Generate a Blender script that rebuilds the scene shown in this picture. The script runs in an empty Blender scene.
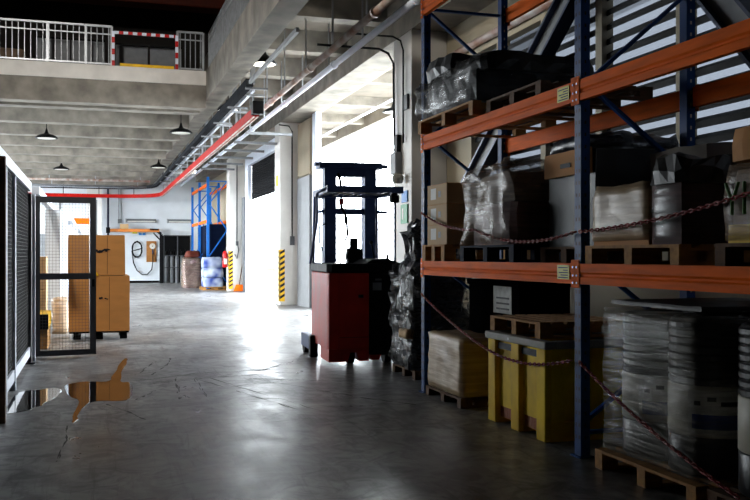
import bpy, bmesh, math, random
from mathutils import Vector, Matrix, noise
random.seed(7)
PI = math.pi
S = bpy.context.scene
COL = S.collection

# ------------------------------------------------------------------ materials
def lin(c):
    return tuple((v / 12.92 if v <= .04045 else ((v + .055) / 1.055) ** 2.4) for v in c)

def mat(name, rgb, rough=.6, metal=0., var=.25, scale=5., bump=.15, bscale=None, stretch=(1, 1, 1), rgb2=None, detail=4., rvar=.1, spec=.3, bdist=.01):
    m = bpy.data.materials.new(name); m.use_nodes = True
    n = m.node_tree.nodes; l = m.node_tree.links
    b = n['Principled BSDF']
    b.inputs['Metallic'].default_value = metal
    b.inputs['Specular IOR Level'].default_value = spec
    tc = n.new('ShaderNodeTexCoord'); mp = n.new('ShaderNodeMapping')
    mp.inputs['Scale'].default_value = stretch
    l.new(tc.outputs['Object'], mp.inputs['Vector'])
    nz = n.new('ShaderNodeTexNoise'); nz.inputs['Scale'].default_value = scale; nz.inputs['Detail'].default_value = detail
    l.new(mp.outputs['Vector'], nz.inputs['Vector'])
    cr = n.new('ShaderNodeValToRGB')
    c1 = lin(rgb)
    c2 = lin(rgb2) if rgb2 else tuple(v * (1 - var) for v in c1)
    cr.color_ramp.elements[0].position = .32; cr.color_ramp.elements[1].position = .68
    cr.color_ramp.elements[0].color = (*c2, 1); cr.color_ramp.elements[1].color = (*c1, 1)
    l.new(nz.outputs['Fac'], cr.inputs['Fac']); l.new(cr.outputs['Color'], b.inputs['Base Color'])
    mr = n.new('ShaderNodeMapRange')
    mr.inputs['To Min'].default_value = max(0, rough - rvar); mr.inputs['To Max'].default_value = min(1, rough + rvar)
    l.new(nz.outputs['Fac'], mr.inputs['Value']); l.new(mr.outputs['Result'], b.inputs['Roughness'])
    if bump:
        nb = n.new('ShaderNodeTexNoise'); nb.inputs['Scale'].default_value = bscale or scale * 6; nb.inputs['Detail'].default_value = 3
        l.new(mp.outputs['Vector'], nb.inputs['Vector'])
        bp = n.new('ShaderNodeBump'); bp.inputs['Strength'].default_value = bump; bp.inputs['Distance'].default_value = bdist
        l.new(nb.outputs['Fac'], bp.inputs['Height']); l.new(bp.outputs['Normal'], b.inputs['Normal'])
    return m

def film_mat(name, rgb, opacity=(.25, .8), rough=.28, stretch=(.7, .7, 10), scale=3.):
    m = bpy.data.materials.new(name); m.use_nodes = True
    n = m.node_tree.nodes; l = m.node_tree.links
    b = n['Principled BSDF']; out = n['Material Output']
    b.inputs['Base Color'].default_value = (*lin(rgb), 1); b.inputs['Roughness'].default_value = rough
    b.inputs['Specular IOR Level'].default_value = .5
    tc = n.new('ShaderNodeTexCoord'); mp = n.new('ShaderNodeMapping'); mp.inputs['Scale'].default_value = stretch
    mp.inputs['Rotation'].default_value = (.25, .2, 0)
    l.new(tc.outputs['Object'], mp.inputs['Vector'])
    nz = n.new('ShaderNodeTexNoise'); nz.inputs['Scale'].default_value = scale; nz.inputs['Detail'].default_value = 5
    nz.inputs['Distortion'].default_value = .6
    l.new(mp.outputs['Vector'], nz.inputs['Vector'])
    mr = n.new('ShaderNodeMapRange'); mr.inputs['From Min'].default_value = .35; mr.inputs['From Max'].default_value = .65
    mr.inputs['To Min'].default_value = opacity[0]; mr.inputs['To Max'].default_value = opacity[1]
    l.new(nz.outputs['Fac'], mr.inputs['Value'])
    bp = n.new('ShaderNodeBump'); bp.inputs['Strength'].default_value = .6; bp.inputs['Distance'].default_value = .012
    l.new(nz.outputs['Fac'], bp.inputs['Height']); l.new(bp.outputs['Normal'], b.inputs['Normal'])
    t = n.new('ShaderNodeBsdfTransparent'); mx = n.new('ShaderNodeMixShader')
    l.new(mr.outputs['Result'], mx.inputs['Fac']); l.new(t.outputs[0], mx.inputs[1]); l.new(b.outputs[0], mx.inputs[2])
    l.new(mx.outputs[0], out.inputs['Surface'])
    return m

def emit_mat(name, rgb, strength):
    m = bpy.data.materials.new(name); m.use_nodes = True
    b = m.node_tree.nodes['Principled BSDF']
    b.inputs['Base Color'].default_value = (*lin(rgb), 1)
    b.inputs['Emission Color'].default_value = (*lin(rgb), 1); b.inputs['Emission Strength'].default_value = strength
    return m

def sheet_mat(name, rgb, fac):
    """cloudy plastic glazing: part clear, part translucent"""
    m = bpy.data.materials.new(name); m.use_nodes = True
    n = m.node_tree.nodes; l = m.node_tree.links; out = n['Material Output']
    n.remove(n['Principled BSDF'])
    a = n.new('ShaderNodeBsdfTransparent'); a.inputs[0].default_value = (*rgb, 1)
    b = n.new('ShaderNodeBsdfTranslucent'); b.inputs[0].default_value = (*rgb, 1)
    nz = n.new('ShaderNodeTexNoise'); nz.inputs['Scale'].default_value = 2
    mr = n.new('ShaderNodeMapRange'); mr.inputs['To Min'].default_value = fac - .2; mr.inputs['To Max'].default_value = fac + .2
    l.new(nz.outputs['Fac'], mr.inputs['Value'])
    mx = n.new('ShaderNodeMixShader'); l.new(mr.outputs['Result'], mx.inputs[0])
    l.new(a.outputs[0], mx.inputs[1]); l.new(b.outputs[0], mx.inputs[2]); l.new(mx.outputs[0], out.inputs['Surface'])
    return m

def floor_mat():
    m = bpy.data.materials.new('polished_concrete'); m.use_nodes = True
    n = m.node_tree.nodes; l = m.node_tree.links; b = n['Principled BSDF']
    tc = n.new('ShaderNodeTexCoord')
    def nzz(scale, detail, stretch=(1, 1, 1), dist=0., rough=.5):
        mp = n.new('ShaderNodeMapping'); mp.inputs['Scale'].default_value = stretch
        l.new(tc.outputs['Object'], mp.inputs['Vector'])
        z = n.new('ShaderNodeTexNoise'); z.inputs['Scale'].default_value = scale; z.inputs['Detail'].default_value = detail
        z.inputs['Distortion'].default_value = dist; z.inputs['Roughness'].default_value = rough
        l.new(mp.outputs['Vector'], z.inputs['Vector']); return z
    big = nzz(.7, 6, dist=1.2, rough=.6); mid = nzz(3.2, 6, dist=1.5, rough=.65); fine = nzz(26, 4); scr = nzz(1.6, 6, (7, .5, 1), .8, .75)
    cr = n.new('ShaderNodeValToRGB'); e = cr.color_ramp.elements
    e[0].position = .3; e[0].color = (*lin((.40, .395, .39)), 1); e[1].position = .7; e[1].color = (*lin((.62, .62, .62)), 1)
    l.new(big.outputs['Fac'], cr.inputs['Fac'])
    cr2 = n.new('ShaderNodeValToRGB'); e = cr2.color_ramp.elements
    e[0].position = .38; e[0].color = (.3, .3, .3, 1); e[1].position = .6; e[1].color = (1, 1, 1, 1)
    l.new(mid.outputs['Fac'], cr2.inputs['Fac'])
    cr3 = n.new('ShaderNodeValToRGB'); e = cr3.color_ramp.elements
    e[0].position = .34; e[0].color = (.45, .44, .43, 1); e[1].position = .46; e[1].color = (1, 1, 1, 1)
    l.new(scr.outputs['Fac'], cr3.inputs['Fac'])
    def mul(a, bb):
        x = n.new('ShaderNodeMix'); x.data_type = 'RGBA'; x.blend_type = 'MULTIPLY'; x.inputs['Factor'].default_value = 1
        l.new(a, x.inputs['A']); l.new(bb, x.inputs['B']); return x.outputs['Result']
    l.new(mul(mul(cr.outputs['Color'], cr2.outputs['Color']), cr3.outputs['Color']), b.inputs['Base Color'])
    rg = nzz(1.5, 5, (1, .45, 1), .5, .6)
    mr = n.new('ShaderNodeMapRange'); mr.inputs['From Min'].default_value = .3; mr.inputs['From Max'].default_value = .68
    mr.inputs['To Min'].default_value = .27; mr.inputs['To Max'].default_value = .5
    l.new(rg.outputs['Fac'], mr.inputs['Value']); l.new(mr.outputs['Result'], b.inputs['Roughness'])
    bp = n.new('ShaderNodeBump'); bp.inputs['Strength'].default_value = .2; bp.inputs['Distance'].default_value = .003
    l.new(fine.outputs['Fac'], bp.inputs['Height']); l.new(bp.outputs['Normal'], b.inputs['Normal'])
    b.inputs['Specular IOR Level'].default_value = .55
    return m

M = {}
M['floor'] = floor_mat()
M['wet'] = mat('standing_water', (.10, .085, .07), .05, var=.3, scale=2, bump=.05, bscale=5, rvar=.03, spec=.6)
M['wetmark'] = mat('tyre_dirt_reflection', (.15, .148, .145), .5, var=.5, scale=9, bump=.1, rvar=.1, spec=.1)  # tyre dirt, with the wet floor's dark ceiling reflection painted in
M['white_wall'] = mat('painted_wall', (.80, .82, .84), .7, var=.12, scale=1.2)
M['column'] = mat('painted_column', (.78, .77, .75), .65, var=.15, scale=1.5)
M['beige'] = mat('beige_wall', (.62, .58, .50), .8, var=.15, scale=1.)
M['grey_wall'] = mat('dark_wall', (.22, .21, .20), .85, var=.2)
M['concrete'] = mat('concrete', (.53, .505, .465), .85, var=.5, scale=2.2, bump=.3, bscale=20)
M['soffit'] = mat('concrete_soffit', (.46, .43, .39), .85, var=.4, scale=1.4, bump=.3, bscale=14)  # slab darker than its joists, recess shade painted into the colour
M['upstand'] = mat('pale_concrete_edge', (.86, .84, .81), .8, var=.2, scale=2., bump=.2)
M['dark_ceiling'] = mat('dark_roof', (.12, .11, .10), .9)
M['blue'] = mat('blue_rack_paint', (.05, .24, .47), .5, var=.3, scale=4, bump=.05, spec=.1)
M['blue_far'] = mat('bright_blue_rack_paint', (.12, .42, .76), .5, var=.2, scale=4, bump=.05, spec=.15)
M['orange'] = mat('orange_rack_paint', (.94, .42, .09), .55, var=.3, scale=3, stretch=(3, .7, 6), bump=.08, spec=.025)
M['red_paint'] = mat('red_truck_paint', (.78, .165, .11), .42, var=.3, scale=3, bump=.06)
M['red_rail'] = mat('red_rail_paint', (.60, .075, .05), .5, var=.2, spec=.05)
M['red'] = mat('signal_red', (.75, .06, .06), .4)
M['matte_black'] = mat('matte_black', (.03, .03, .035), .95, var=.3, spec=0)
M['mast'] = mat('hazy_mast_tint', (.30, .37, .54), .5, var=.3, spec=.2)  # bluish haze over the truck painted in as a lighter blue-grey
M['black'] = mat('black_plastic', (.035, .037, .045), .5, var=.3, bump=.08, spec=.12)
M['steel_dark'] = mat('dark_steel', (.13, .18, .29), .4, metal=.2, var=.3)
M['gate'] = mat('anthracite_steel', (.27, .275, .29), .5, var=.2)
M['steel'] = mat('galvanised_steel', (.62, .63, .64), .4, metal=.7, var=.25, scale=7)
M['grey_paint'] = mat('grey_paint', (.44, .45, .46), .55)
M['white_paint'] = mat('white_steel_paint', (.84, .87, .92), .5, var=.1)
M['rusty'] = mat('dusty_pipe_paint', (.74, .72, .70), .5, var=.3, rgb2=(.55, .40, .33), scale=4, stretch=(1, .6, 1))
M['card'] = mat('brown_cardboard', (.72, .50, .27), .8, var=.14, scale=3, bump=.1, stretch=(1, 1, 3))
M['card_pale'] = mat('pale_cardboard', (.70, .58, .42), .8, var=.15, scale=3, bump=.1)
M['card_grey'] = mat('dusty_grey_cardboard', (.42, .39, .36), .85, var=.25, scale=3)
M['wood'] = mat('pallet_wood', (.66, .47, .24), .8, var=.4, scale=4, stretch=(1, 6, 6), bump=.25)
M['wood_dark'] = mat('weathered_pallet_wood', (.36, .25, .16), .85, var=.4, scale=4, stretch=(1, 6, 6), bump=.25)
M['blue_plastic'] = mat('navy_pallet_plastic', (.045, .085, .17), .7, var=.3, spec=.04)
M['yellow'] = mat('yellow_tote_plastic', (.93, .78, .06), .5, var=.22, scale=3, rgb2=(.76, .60, .06), bump=.1, spec=.08)
M['yellow_paint'] = mat('safety_yellow', (.92, .72, .05), .5)
M['yellow_tag'] = mat('yellow_load_tag', (.78, .74, .10), .5)
M['rim'] = mat('scuffed_grey_plastic', (.55, .54, .50), .6, var=.3)
M['orange_plastic'] = mat('orange_skid_wood', (.62, .33, .10), .7)
M['label'] = mat('paper_label', (.80, .79, .76), .7, var=.12, bump=0)
M['label_dirty'] = mat('smudged_paper_label', (.62, .62, .60), .7, var=.3, scale=14, bump=0)
M['label_blue'] = mat('printed_blue', (.06, .20, .50), .6)
M['ink'] = mat('printed_ink', (.08, .08, .10), .7, bump=0)
M['green'] = mat('exit_green', (.05, .50, .28), .5)
M['green_ink'] = mat('green_print', (.22, .46, .12), .6)
M['sign_blue'] = mat('sign_blue', (.08, .42, .70), .5)
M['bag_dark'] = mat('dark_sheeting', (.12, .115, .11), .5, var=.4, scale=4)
M['bag_red'] = mat('faded_maroon_bags', (.36, .20, .19), .7, var=.4, scale=3)
M['goods_grey'] = mat('beige_sack_goods', (.46, .38, .31), .75, var=.35, scale=3)
M['drum'] = mat('black_drum_plastic', (.045, .05, .065), .38, var=.3)
M['drum_white'] = mat('off_white_drum_band', (.72, .70, .64), .5, var=.15)
M['film'] = film_mat('clear_stretch_film', (.52, .44, .36), (.25, .6), rough=.36)
M['film_light'] = film_mat('milky_stretch_film', (.70, .60, .47), (.5, .85), rough=.42)
M['film_dark'] = film_mat('grey_stretch_film', (.24, .235, .23), (.25, .6), rough=.33)
M['film_clear'] = film_mat('thin_stretch_film', (.66, .64, .60), (.06, .45), rough=.22, stretch=(.6, .6, 14))
M['film_black'] = film_mat('black_stretch_film', (.16, .17, .20), (.75, 1.), rough=.32, stretch=(4, 4, 11))
M['chain_red'] = mat('red_chain', (.55, .10, .09), .5)
M['cyl'] = mat('gas_cylinder_grey', (.46, .47, .48), .45)
M['shutter'] = mat('shutter_steel', (.12, .12, .125), .8, spec=.02)
M['slat'] = mat('louvre_dark', (.025, .025, .025), .8)
M['board'] = mat('plywood', (.64, .43, .22), .8, scale=3, stretch=(1, 1, 4))
M['duct_red'] = mat('red_lead_duct', (.36, .13, .06), .7)
M['bag_blue'] = mat('blue_white_sacks', (.72, .76, .82), .6, rgb2=(.08, .20, .50), scale=2.2, detail=1)
M['bag_mauve'] = mat('mauve_sacks', (.62, .55, .55), .6, rgb2=(.40, .28, .32), scale=3)
M['tray'] = mat('dull_tray_steel', (.17, .175, .185), .9, spec=0)
M['mesh'] = mat('mesh_wire', (.26, .27, .28), .5, bump=0)
M['dark_panel'] = mat('dark_mesh_panel', (.13, .13, .14), .7)
M['sheet'] = sheet_mat('cloudy_louvre_sheet', (.125, .13, .14), .4)
M['lamp_in'] = emit_mat('lamp_reflector', (1, .97, .92), 2.5)
M['asphalt'] = mat('pale_yard_concrete', (.72, .72, .71), .9, var=.1, scale=.6)
M['orange_jib'] = mat('orange_jib_paint', (.80, .48, .20), .5)

# ------------------------------------------------------------------ mesh builder
def wm(o):
    m = Matrix.Translation(o.location) @ o.rotation_euler.to_matrix().to_4x4()
    return wm(o.parent) @ m if o.parent else m

class MB:
    def __init__(s): s.bm = bmesh.new(); s.marks = []
    def mark(s, m): s.marks.append((len(s.bm.faces), m)); return s
    def _f(s, vs, idx):
        v = [s.bm.verts.new(p) for p in vs]
        for f in idx:
            try: s.bm.faces.new([v[i] for i in f])
            except ValueError: pass
        return s
    def box(s, x0, y0, z0, x1, y1, z1):
        return s._f([(x0, y0, z0), (x1, y0, z0), (x1, y1, z0), (x0, y1, z0), (x0, y0, z1), (x1, y0, z1), (x1, y1, z1), (x0, y1, z1)],
                    [(3, 2, 1, 0), (4, 5, 6, 7), (0, 1, 5, 4), (1, 2, 6, 5), (2, 3, 7, 6), (3, 0, 4, 7)])
    def bar(s, p, q, w, h, up=(0, 0, 1)):
        p = Vector(p); q = Vector(q); d = (q - p).normalized(); u = Vector(up)
        if abs(d.dot(u)) > .98: u = Vector((0, 1, 0))
        a = d.cross(u).normalized() * w / 2; b = a.cross(d).normalized() * h / 2
        return s._f([p - a - b, p + a - b, p + a + b, p - a + b, q - a - b, q + a - b, q + a + b, q - a + b],
                    [(0, 1, 2, 3), (7, 6, 5, 4), (4, 5, 1, 0), (5, 6, 2, 1), (6, 7, 3, 2), (7, 4, 0, 3)])
    def tube(s, pts, r, n=8, closed=False):
        pts = [Vector(p) for p in pts]; k = len(pts); rings = []
        for i, p in enumerate(pts):
            if closed: d = pts[(i + 1) % k] - pts[i - 1]
            else: d = pts[min(i + 1, k - 1)] - pts[max(i - 1, 0)]
            d.normalize(); u = Vector((0, 0, 1)) if abs(d.z) < .95 else Vector((0, 1, 0))
            a = d.cross(u).normalized(); b = a.cross(d)
            rr = r[i] if isinstance(r, (list, tuple)) else r
            rings.append([s.bm.verts.new(p + (a * math.cos(t) + b * math.sin(t)) * rr) for t in [2 * PI * j / n for j in range(n)]])
        for i in range(k if closed else k - 1):
            A, B = rings[i], rings[(i + 1) % k]
            for j in range(n): s.bm.faces.new([A[j], A[(j + 1) % n], B[(j + 1) % n], B[j]])
        if not closed:
            s.bm.faces.new(rings[0][::-1]); s.bm.faces.new(rings[-1])
        return s
    def cyl(s, p, q, r, r2=None, n=16): return s.tube([p, q], [r, r if r2 is None else r2], n)
    def lathe(s, prof, c=(0, 0, 0), n=28):
        rings = [[s.bm.verts.new((c[0] + r * math.cos(2 * PI * j / n), c[1] + r * math.sin(2 * PI * j / n), c[2] + z)) for j in range(n)] for r, z in prof]
        for A, B in zip(rings, rings[1:]):
            for j in range(n): s.bm.faces.new([A[j], A[(j + 1) % n], B[(j + 1) % n], B[j]])
        s.bm.faces.new(rings[0][::-1]); s.bm.faces.new(rings[-1]); return s
    def prism(s, pts, z0, z1, f=lambda a, b, c: (a, b, c)):
        n = len(pts); v = [f(a, b, z0) for a, b in pts] + [f(a, b, z1) for a, b in pts]
        return s._f(v, [tuple(range(n))[::-1], tuple(range(n, 2 * n))] + [(i, (i + 1) % n, n + (i + 1) % n, n + i) for i in range(n)])
    def lump(s, x0, y0, z0, x1, y1, z1, seed=0, amp=.03, res=.12, freq=3., top=1.):
        """a box with crumpled sides"""
        nx = max(2, round((x1 - x0) / res)); ny = max(2, round((y1 - y0) / res)); nz = max(2, round((z1 - z0) / res)); vs = {}
        def V(i, j, k):
            if (i, j, k) not in vs:
                p = Vector((x0 + (x1 - x0) * i / nx, y0 + (y1 - y0) * j / ny, z0 + (z1 - z0) * k / nz))
                d = noise.noise_vector(p * freq + Vector((seed * 7.3, seed * 3.1, 0))) * amp + noise.noise_vector(p * freq * 3.1 + Vector((seed, 0, 5))) * amp * .5
                if k == 0: d.z = 0
                if k == nz: d.z *= top
                e = sum((i in (0, nx), j in (0, ny), k == nz))
                if e >= 2:
                    c = Vector(((x0 + x1) / 2, (y0 + y1) / 2, (z0 + z1) / 2)); d += (c - p).normalized() * amp * .8 * (e - 1)
                    if k == 0: d.z = 0
                vs[(i, j, k)] = s.bm.verts.new(p + d)
            return vs[(i, j, k)]
        F = s.bm.faces.new
        for i in range(nx):
            for j in range(ny):
                F([V(i, j, 0), V(i, j + 1, 0), V(i + 1, j + 1, 0), V(i + 1, j, 0)]); F([V(i, j, nz), V(i + 1, j, nz), V(i + 1, j + 1, nz), V(i, j + 1, nz)])
        for i in range(nx):
            for k in range(nz):
                F([V(i, 0, k), V(i + 1, 0, k), V(i + 1, 0, k + 1), V(i, 0, k + 1)]); F([V(i, ny, k), V(i, ny, k + 1), V(i + 1, ny, k + 1), V(i + 1, ny, k)])
        for j in range(ny):
            for k in range(nz):
                F([V(0, j, k), V(0, j, k + 1), V(0, j + 1, k + 1), V(0, j + 1, k)]); F([V(nx, j, k), V(nx, j + 1, k), V(nx, j + 1, k + 1), V(nx, j, k + 1)])
        return s
    def build(s, name, m, parent=None, bevel=0., smooth=False, kind=None, label=None, local=False):
        me = bpy.data.meshes.new(name)
        bmesh.ops.recalc_face_normals(s.bm, faces=s.bm.faces)
        if parent and not local: s.bm.transform(wm(parent).inverted())
        s.bm.faces.ensure_lookup_table()
        for k, (st_, mm) in enumerate(s.marks):
            for f_ in s.bm.faces[st_:]: f_.material_index = k + 1
        s.bm.to_mesh(me); s.bm.free()
        me.materials.append(M[m])
        for st_, mm in s.marks: me.materials.append(M[mm])
        if smooth:
            for p in me.polygons: p.use_smooth = True
        o = bpy.data.objects.new(name, me); COL.objects.link(o)
        if parent: o.parent = parent
        if bevel:
            b = o.modifiers.new('edge', 'BEVEL'); b.width = bevel; b.segments = 2; b.limit_method = 'ANGLE'; b.angle_limit = math.radians(50)
        if kind: o['kind'] = kind
        if label: o['label'] = label
        return o

def tag(o, label, cat, group=None, kind=None):
    o['label'] = label; o['category'] = cat
    if group: o['group'] = group
    if kind: o['kind'] = kind
    return o

def thing(name, label, cat, loc=(0, 0, 0), rz=0., group=None):
    o = bpy.data.objects.new(name, None); COL.objects.link(o)
    o.location = loc; o.rotation_euler = (0, 0, rz); o.empty_display_size = .2
    return tag(o, label, cat, group)

def struct(name, mb, m, parent=None, **k): return mb.build(name, m, parent, kind='structure', **k)

def dup(o, loc, label=None, rz=None, group=None):
    r = o.copy(); COL.objects.link(r); r.location = loc
    if rz is not None: r.rotation_euler = (0, 0, rz)
    if label: r['label'] = label
    if group: r['group'] = group
    for ch in list(o.children):
        c = ch.copy(); COL.objects.link(c); c.parent = r
        for g in list(ch.children):
            d = g.copy(); COL.objects.link(d); d.parent = c
    return r

# ------------------------------------------------------------------ the building
CX, WX = 5.95, 6.70          # face of the columns, plane of the dock wall
LX = -8.                    # far left wall
YB = 55.5                    # back wall
struct('floor', MB().box(LX - .3, -8, -.3, WX + .35, YB + .3, 0), 'floor')
struct('wall_back', MB().box(LX, YB, 0, WX, YB + .3, 6.6), 'white_wall')
struct('wall_behind', MB().box(LX, -8.3, 0, WX, -8, 11), 'grey_wall')
# left wall, its unseen daylight openings widened to brighten the far hall
wl = MB();  wl.box(LX - .3, 24, 5.8, LX, 54, 11); wl.box(LX - .3, 54, 0, LX, YB, 11); wl.box(LX - .3, 36, 0, LX, 37, 5.8)
struct('wall_left', wl, 'white_wall')
wl = MB(); wl.box(LX - .3, -8, 0, LX, 24, 7.4); wl.box(LX - .3, -8, 10, LX, 24, 11); wl.box(LX - .3, -8, 7.4, LX, 24, 10)
struct('wall_left_near', wl, 'grey_wall')
struct('ceiling_roof', MB().box(LX - .3, -8.3, 11, WX + .3, 40, 11.2), 'dark_ceiling')
struct('wall_upper', MB().box(LX, 34, 6.5, WX, 34.3, 11), 'grey_wall')
# right wall: louvred bay near the camera, docks beyond
wr = MB()
wr.box(WX, -8, 0, WX + .3, 15.4, 2.3); wr.box(WX, -8, 5.4, WX + .3, 15.4, 11)
wr.box(WX, 15.4, 0, WX + .3, 18.6, 11)
wr.box(WX, 18.6, 6.1, WX + .08, YB, 11)
wr.box(WX, 27.6, 0, WX + .08, 32.0, 6.1)
wr.box(WX, 40.7, 0, WX + .08, YB, 6.1)
struct('wall_right', wr, 'beige')
# louvre window
lf = MB()
for y in [15.35, 14.1, 12.5, 10.9, 9.1, 7.5, 6.0, 4.5, 2.9, 1.3, -.3, -1.9, -3.5, -5.1, -6.7]: lf.box(WX - .06, y - .08, 2.3, WX + .12, y + .08, 5.4)
lf.box(WX - .05, -8, 5.33, WX + .12, 15.4, 5.42); lf.box(WX - .05, -8, 2.24, WX + .12, 15.4, 2.32)
win = struct('window_1', lf, 'beige')
sl = MB()
z = 2.34
while z < 5.36:
    sl._f([(WX + .02, -8, z), (WX + .14, -8, z + .07), (WX + .14, -8, z + .15), (WX + .02, -8, z + .08), (WX + .02, 15.35, z), (WX + .14, 15.35, z + .07), (WX + .14, 15.35, z + .15), (WX + .02, 15.35, z + .08)],
          [(0, 1, 2, 3), (7, 6, 5, 4), (4, 5, 1, 0), (5, 6, 2, 1), (6, 7, 3, 2), (7, 4, 0, 3)]); z += .2
struct('louvre_slats', sl, 'slat', win)
struct('louvre_glazing', MB().box(WX + .2, -8, 2.2, WX + .21, 15.4, 5.5), 'sheet', win)
t = MB(); t.tube([(WX - .1, -8, 5.5), (WX - .1, 16.4, 5.5)], .07, 12)
tag(t.build('pipe', 'rusty', smooth=True), 'pale pipe running along the top edge of the louvred window', 'pipe')
# steel wind braces in front of the louvres
def brace(p, q, lab):
    r = thing('wind_brace', lab, 'brace', p)
    a = MB(); a.bar(p, q, .05, .36, (1, 0, 0)); d = Vector(q) - Vector(p)
    MB().bar(p, q, .34, .04, Vector((1, 0, 0))).build('web', 'grey_paint', r)
    n = Vector((0, -d.z, d.y)).normalized() * .17
    MB().bar(Vector(p) + n, Vector(q) + n, .04, .22, (1, 0, 0)).build('flange', 'steel_dark', r)
    MB().bar(Vector(p) - n, Vector(q) - n, .04, .22, (1, 0, 0)).build('flange', 'steel_dark', r)
    a.bm.free()
brace((6.36, 16.3, 1.75), (6.36, 9.9, 6.15), 'grey diagonal steel brace crossing the louvres behind the near rack upright')
brace((6.36, 5.1, 1.3), (6.36, 9.6, 6.1), 'black diagonal steel brace crossing the louvres at the top right corner')

# columns (plain shafts with a darker upper seam)
def column(y0, y1, x1=WX, z1=6.1, m='column'):
    c = struct('column', MB().box(CX, y0, 0, x1, y1, z1), m, bevel=.02); return c
c1 = column(16.6, 17.72); c2 = column(29.6, 30.5); c3 = column(41.3, 42.15)
struct('column', MB().box(-.35, 53.9, 0, .5, 54.6, 5.7), 'column', bevel=.02)
# recessed wall panel, jambs and lintels of the docks
def guard_pair(y, lab):
    r = thing('corner_guard', lab, 'corner guard', (CX - .02, y, 0))
    g = MB(); g.box(CX - .025, y - .025, .12, CX + .16, y - .003, 1.85); g.box(CX - .025, y - .025, .12, CX - .003, y + .16, 1.85); g.build('plate', 'yellow_paint', r)
    for k in range(9):
        zz = .2 + k * .185
        s_ = MB(); s_._f([(CX, y - .027, zz), (CX + .16, y - .027, zz + .1), (CX + .16, y - .027, zz + .19), (CX, y - .027, zz + .09)], [(0, 1, 2, 3)])
        s_._f([(CX - .027, y, zz), (CX - .027, y + .16, zz + .1), (CX - .027, y + .16, zz + .19), (CX - .027, y, zz + .09)], [(0, 1, 2, 3)])
        s_.build('stripe', 'ink', r)
guard_pair(29.6, 'tall yellow and black striped corner guard on the column behind the forklift')
guard_pair(41.3, 'small yellow and black striped corner guard on the column beside the far blue rack')
# lintel beam
struct('lintel', MB().box(CX, 13.0, 6.1, WX, YB, 7.1), 'concrete')
d1 = MB(); d1.box(WX - .12, 27.1, 0, WX + .04, 27.6, 6.1); d1.box(WX - .12, 18.6, 0, WX + .08, 18.9, 6.1)
door1 = struct('door_1', d1, 'white_paint')
pn = MB(); pn.box(WX - .18, 27.75, 0, WX - .02, 29.5, 4.2)
struct('door_panel', pn, 'grey_paint', door1)
gr = MB()
for k in range(11): gr.box(WX - .18, 27.75 + k * .16, 4.25, WX - .06, 27.83 + k * .16, 6.0)
struct('door_grille', gr, 'beige', door1)
d2 = MB(); d2.box(WX - .12, 39.9, 0, WX + .04, 40.7, 6.1); d2.box(WX - .12, 31.9, 0, WX + .04, 32.25, 6.1); d2.box(WX - .15, 32.2, 5.65, WX + .2, 39.95, 6.1)
door2 = struct('door_2', d2, 'white_paint')
sh = MB()
for k in range(17): 
    zz = 4.12 + k * .092
    sh._f([(WX + .05, 32.25, zz), (WX + .02, 32.25, zz + .046), (WX + .05, 32.25, zz + .09), (WX + .09, 32.25, zz + .045), (WX + .05, 39.9, zz), (WX + .02, 39.9, zz + .046), (WX + .05, 39.9, zz + .09), (WX + .09, 39.9, zz + .045)],
          [(0, 1, 2, 3), (7, 6, 5, 4), (4, 5, 1, 0), (5, 6, 2, 1), (6, 7, 3, 2), (7, 4, 0, 3)])
sh.box(WX + .052, 32.25, 4.12, WX + .07, 39.9, 5.7)
struct('door_shutter', sh, 'shutter', door2)
struct('door_panel', MB().box(WX - .18, 40.75, 0, WX - .02, 41.25, 4.3), 'grey_paint', door2)

# floor slab above: soffit, joists, edge beams, round the open well
SL = 2.85
struct('ceiling', MB().box(LX, 24.31, 6.2, SL + .2, YB + .3, 6.5), 'soffit')
struct('ceiling_dock', MB().box(SL + .31, 13.0, 7.1, WX, YB + .3, 7.3), 'soffit')
for k in range(10):
    y = 25.6 + k * 3.05
    struct('ceiling_joist', MB().prism([(y - .30, 6.2), (y - .22, 5.62), (y + .22, 5.62), (y + .30, 6.2)], LX, SL, lambda a, b, c: (c, a, b)), 'concrete')
for k in range(14):
    y = 15.2 + 3.15 * k
    struct('ceiling_joist', MB().prism([(y - .28, 7.1), (y - .2, 6.6), (y + .2, 6.6), (y + .28, 7.1)], SL + .31, CX, lambda a, b, c: (c, a, b)), 'concrete')
struct('edge_beam', MB().box(LX, 24.06, 5.55, SL, 24.5, 6.15), 'concrete')
struct('edge_beam', MB().box(SL, 13.0, 5.75, SL + .45, YB, 6.15), 'concrete')
struct('slab_edge', MB().box(LX, 24, 6.15, SL, 24.3, 6.52), 'upstand')
struct('ceiling_upstand', MB().box(SL + .2, 24.3, 6.52, SL + .31, YB, 7.3).box(SL + .2, 13.0, 6.52, SL + .31, 24.3, 6.6), 'concrete')
struct('slab_edge', MB().box(SL, 13.0, 6.15, SL + .31, YB, 7.3 if False else 6.52), 'concrete')
struct('baseboard_back', MB().box(LX, YB - .03, 0, WX, YB, .14), 'black')

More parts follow.
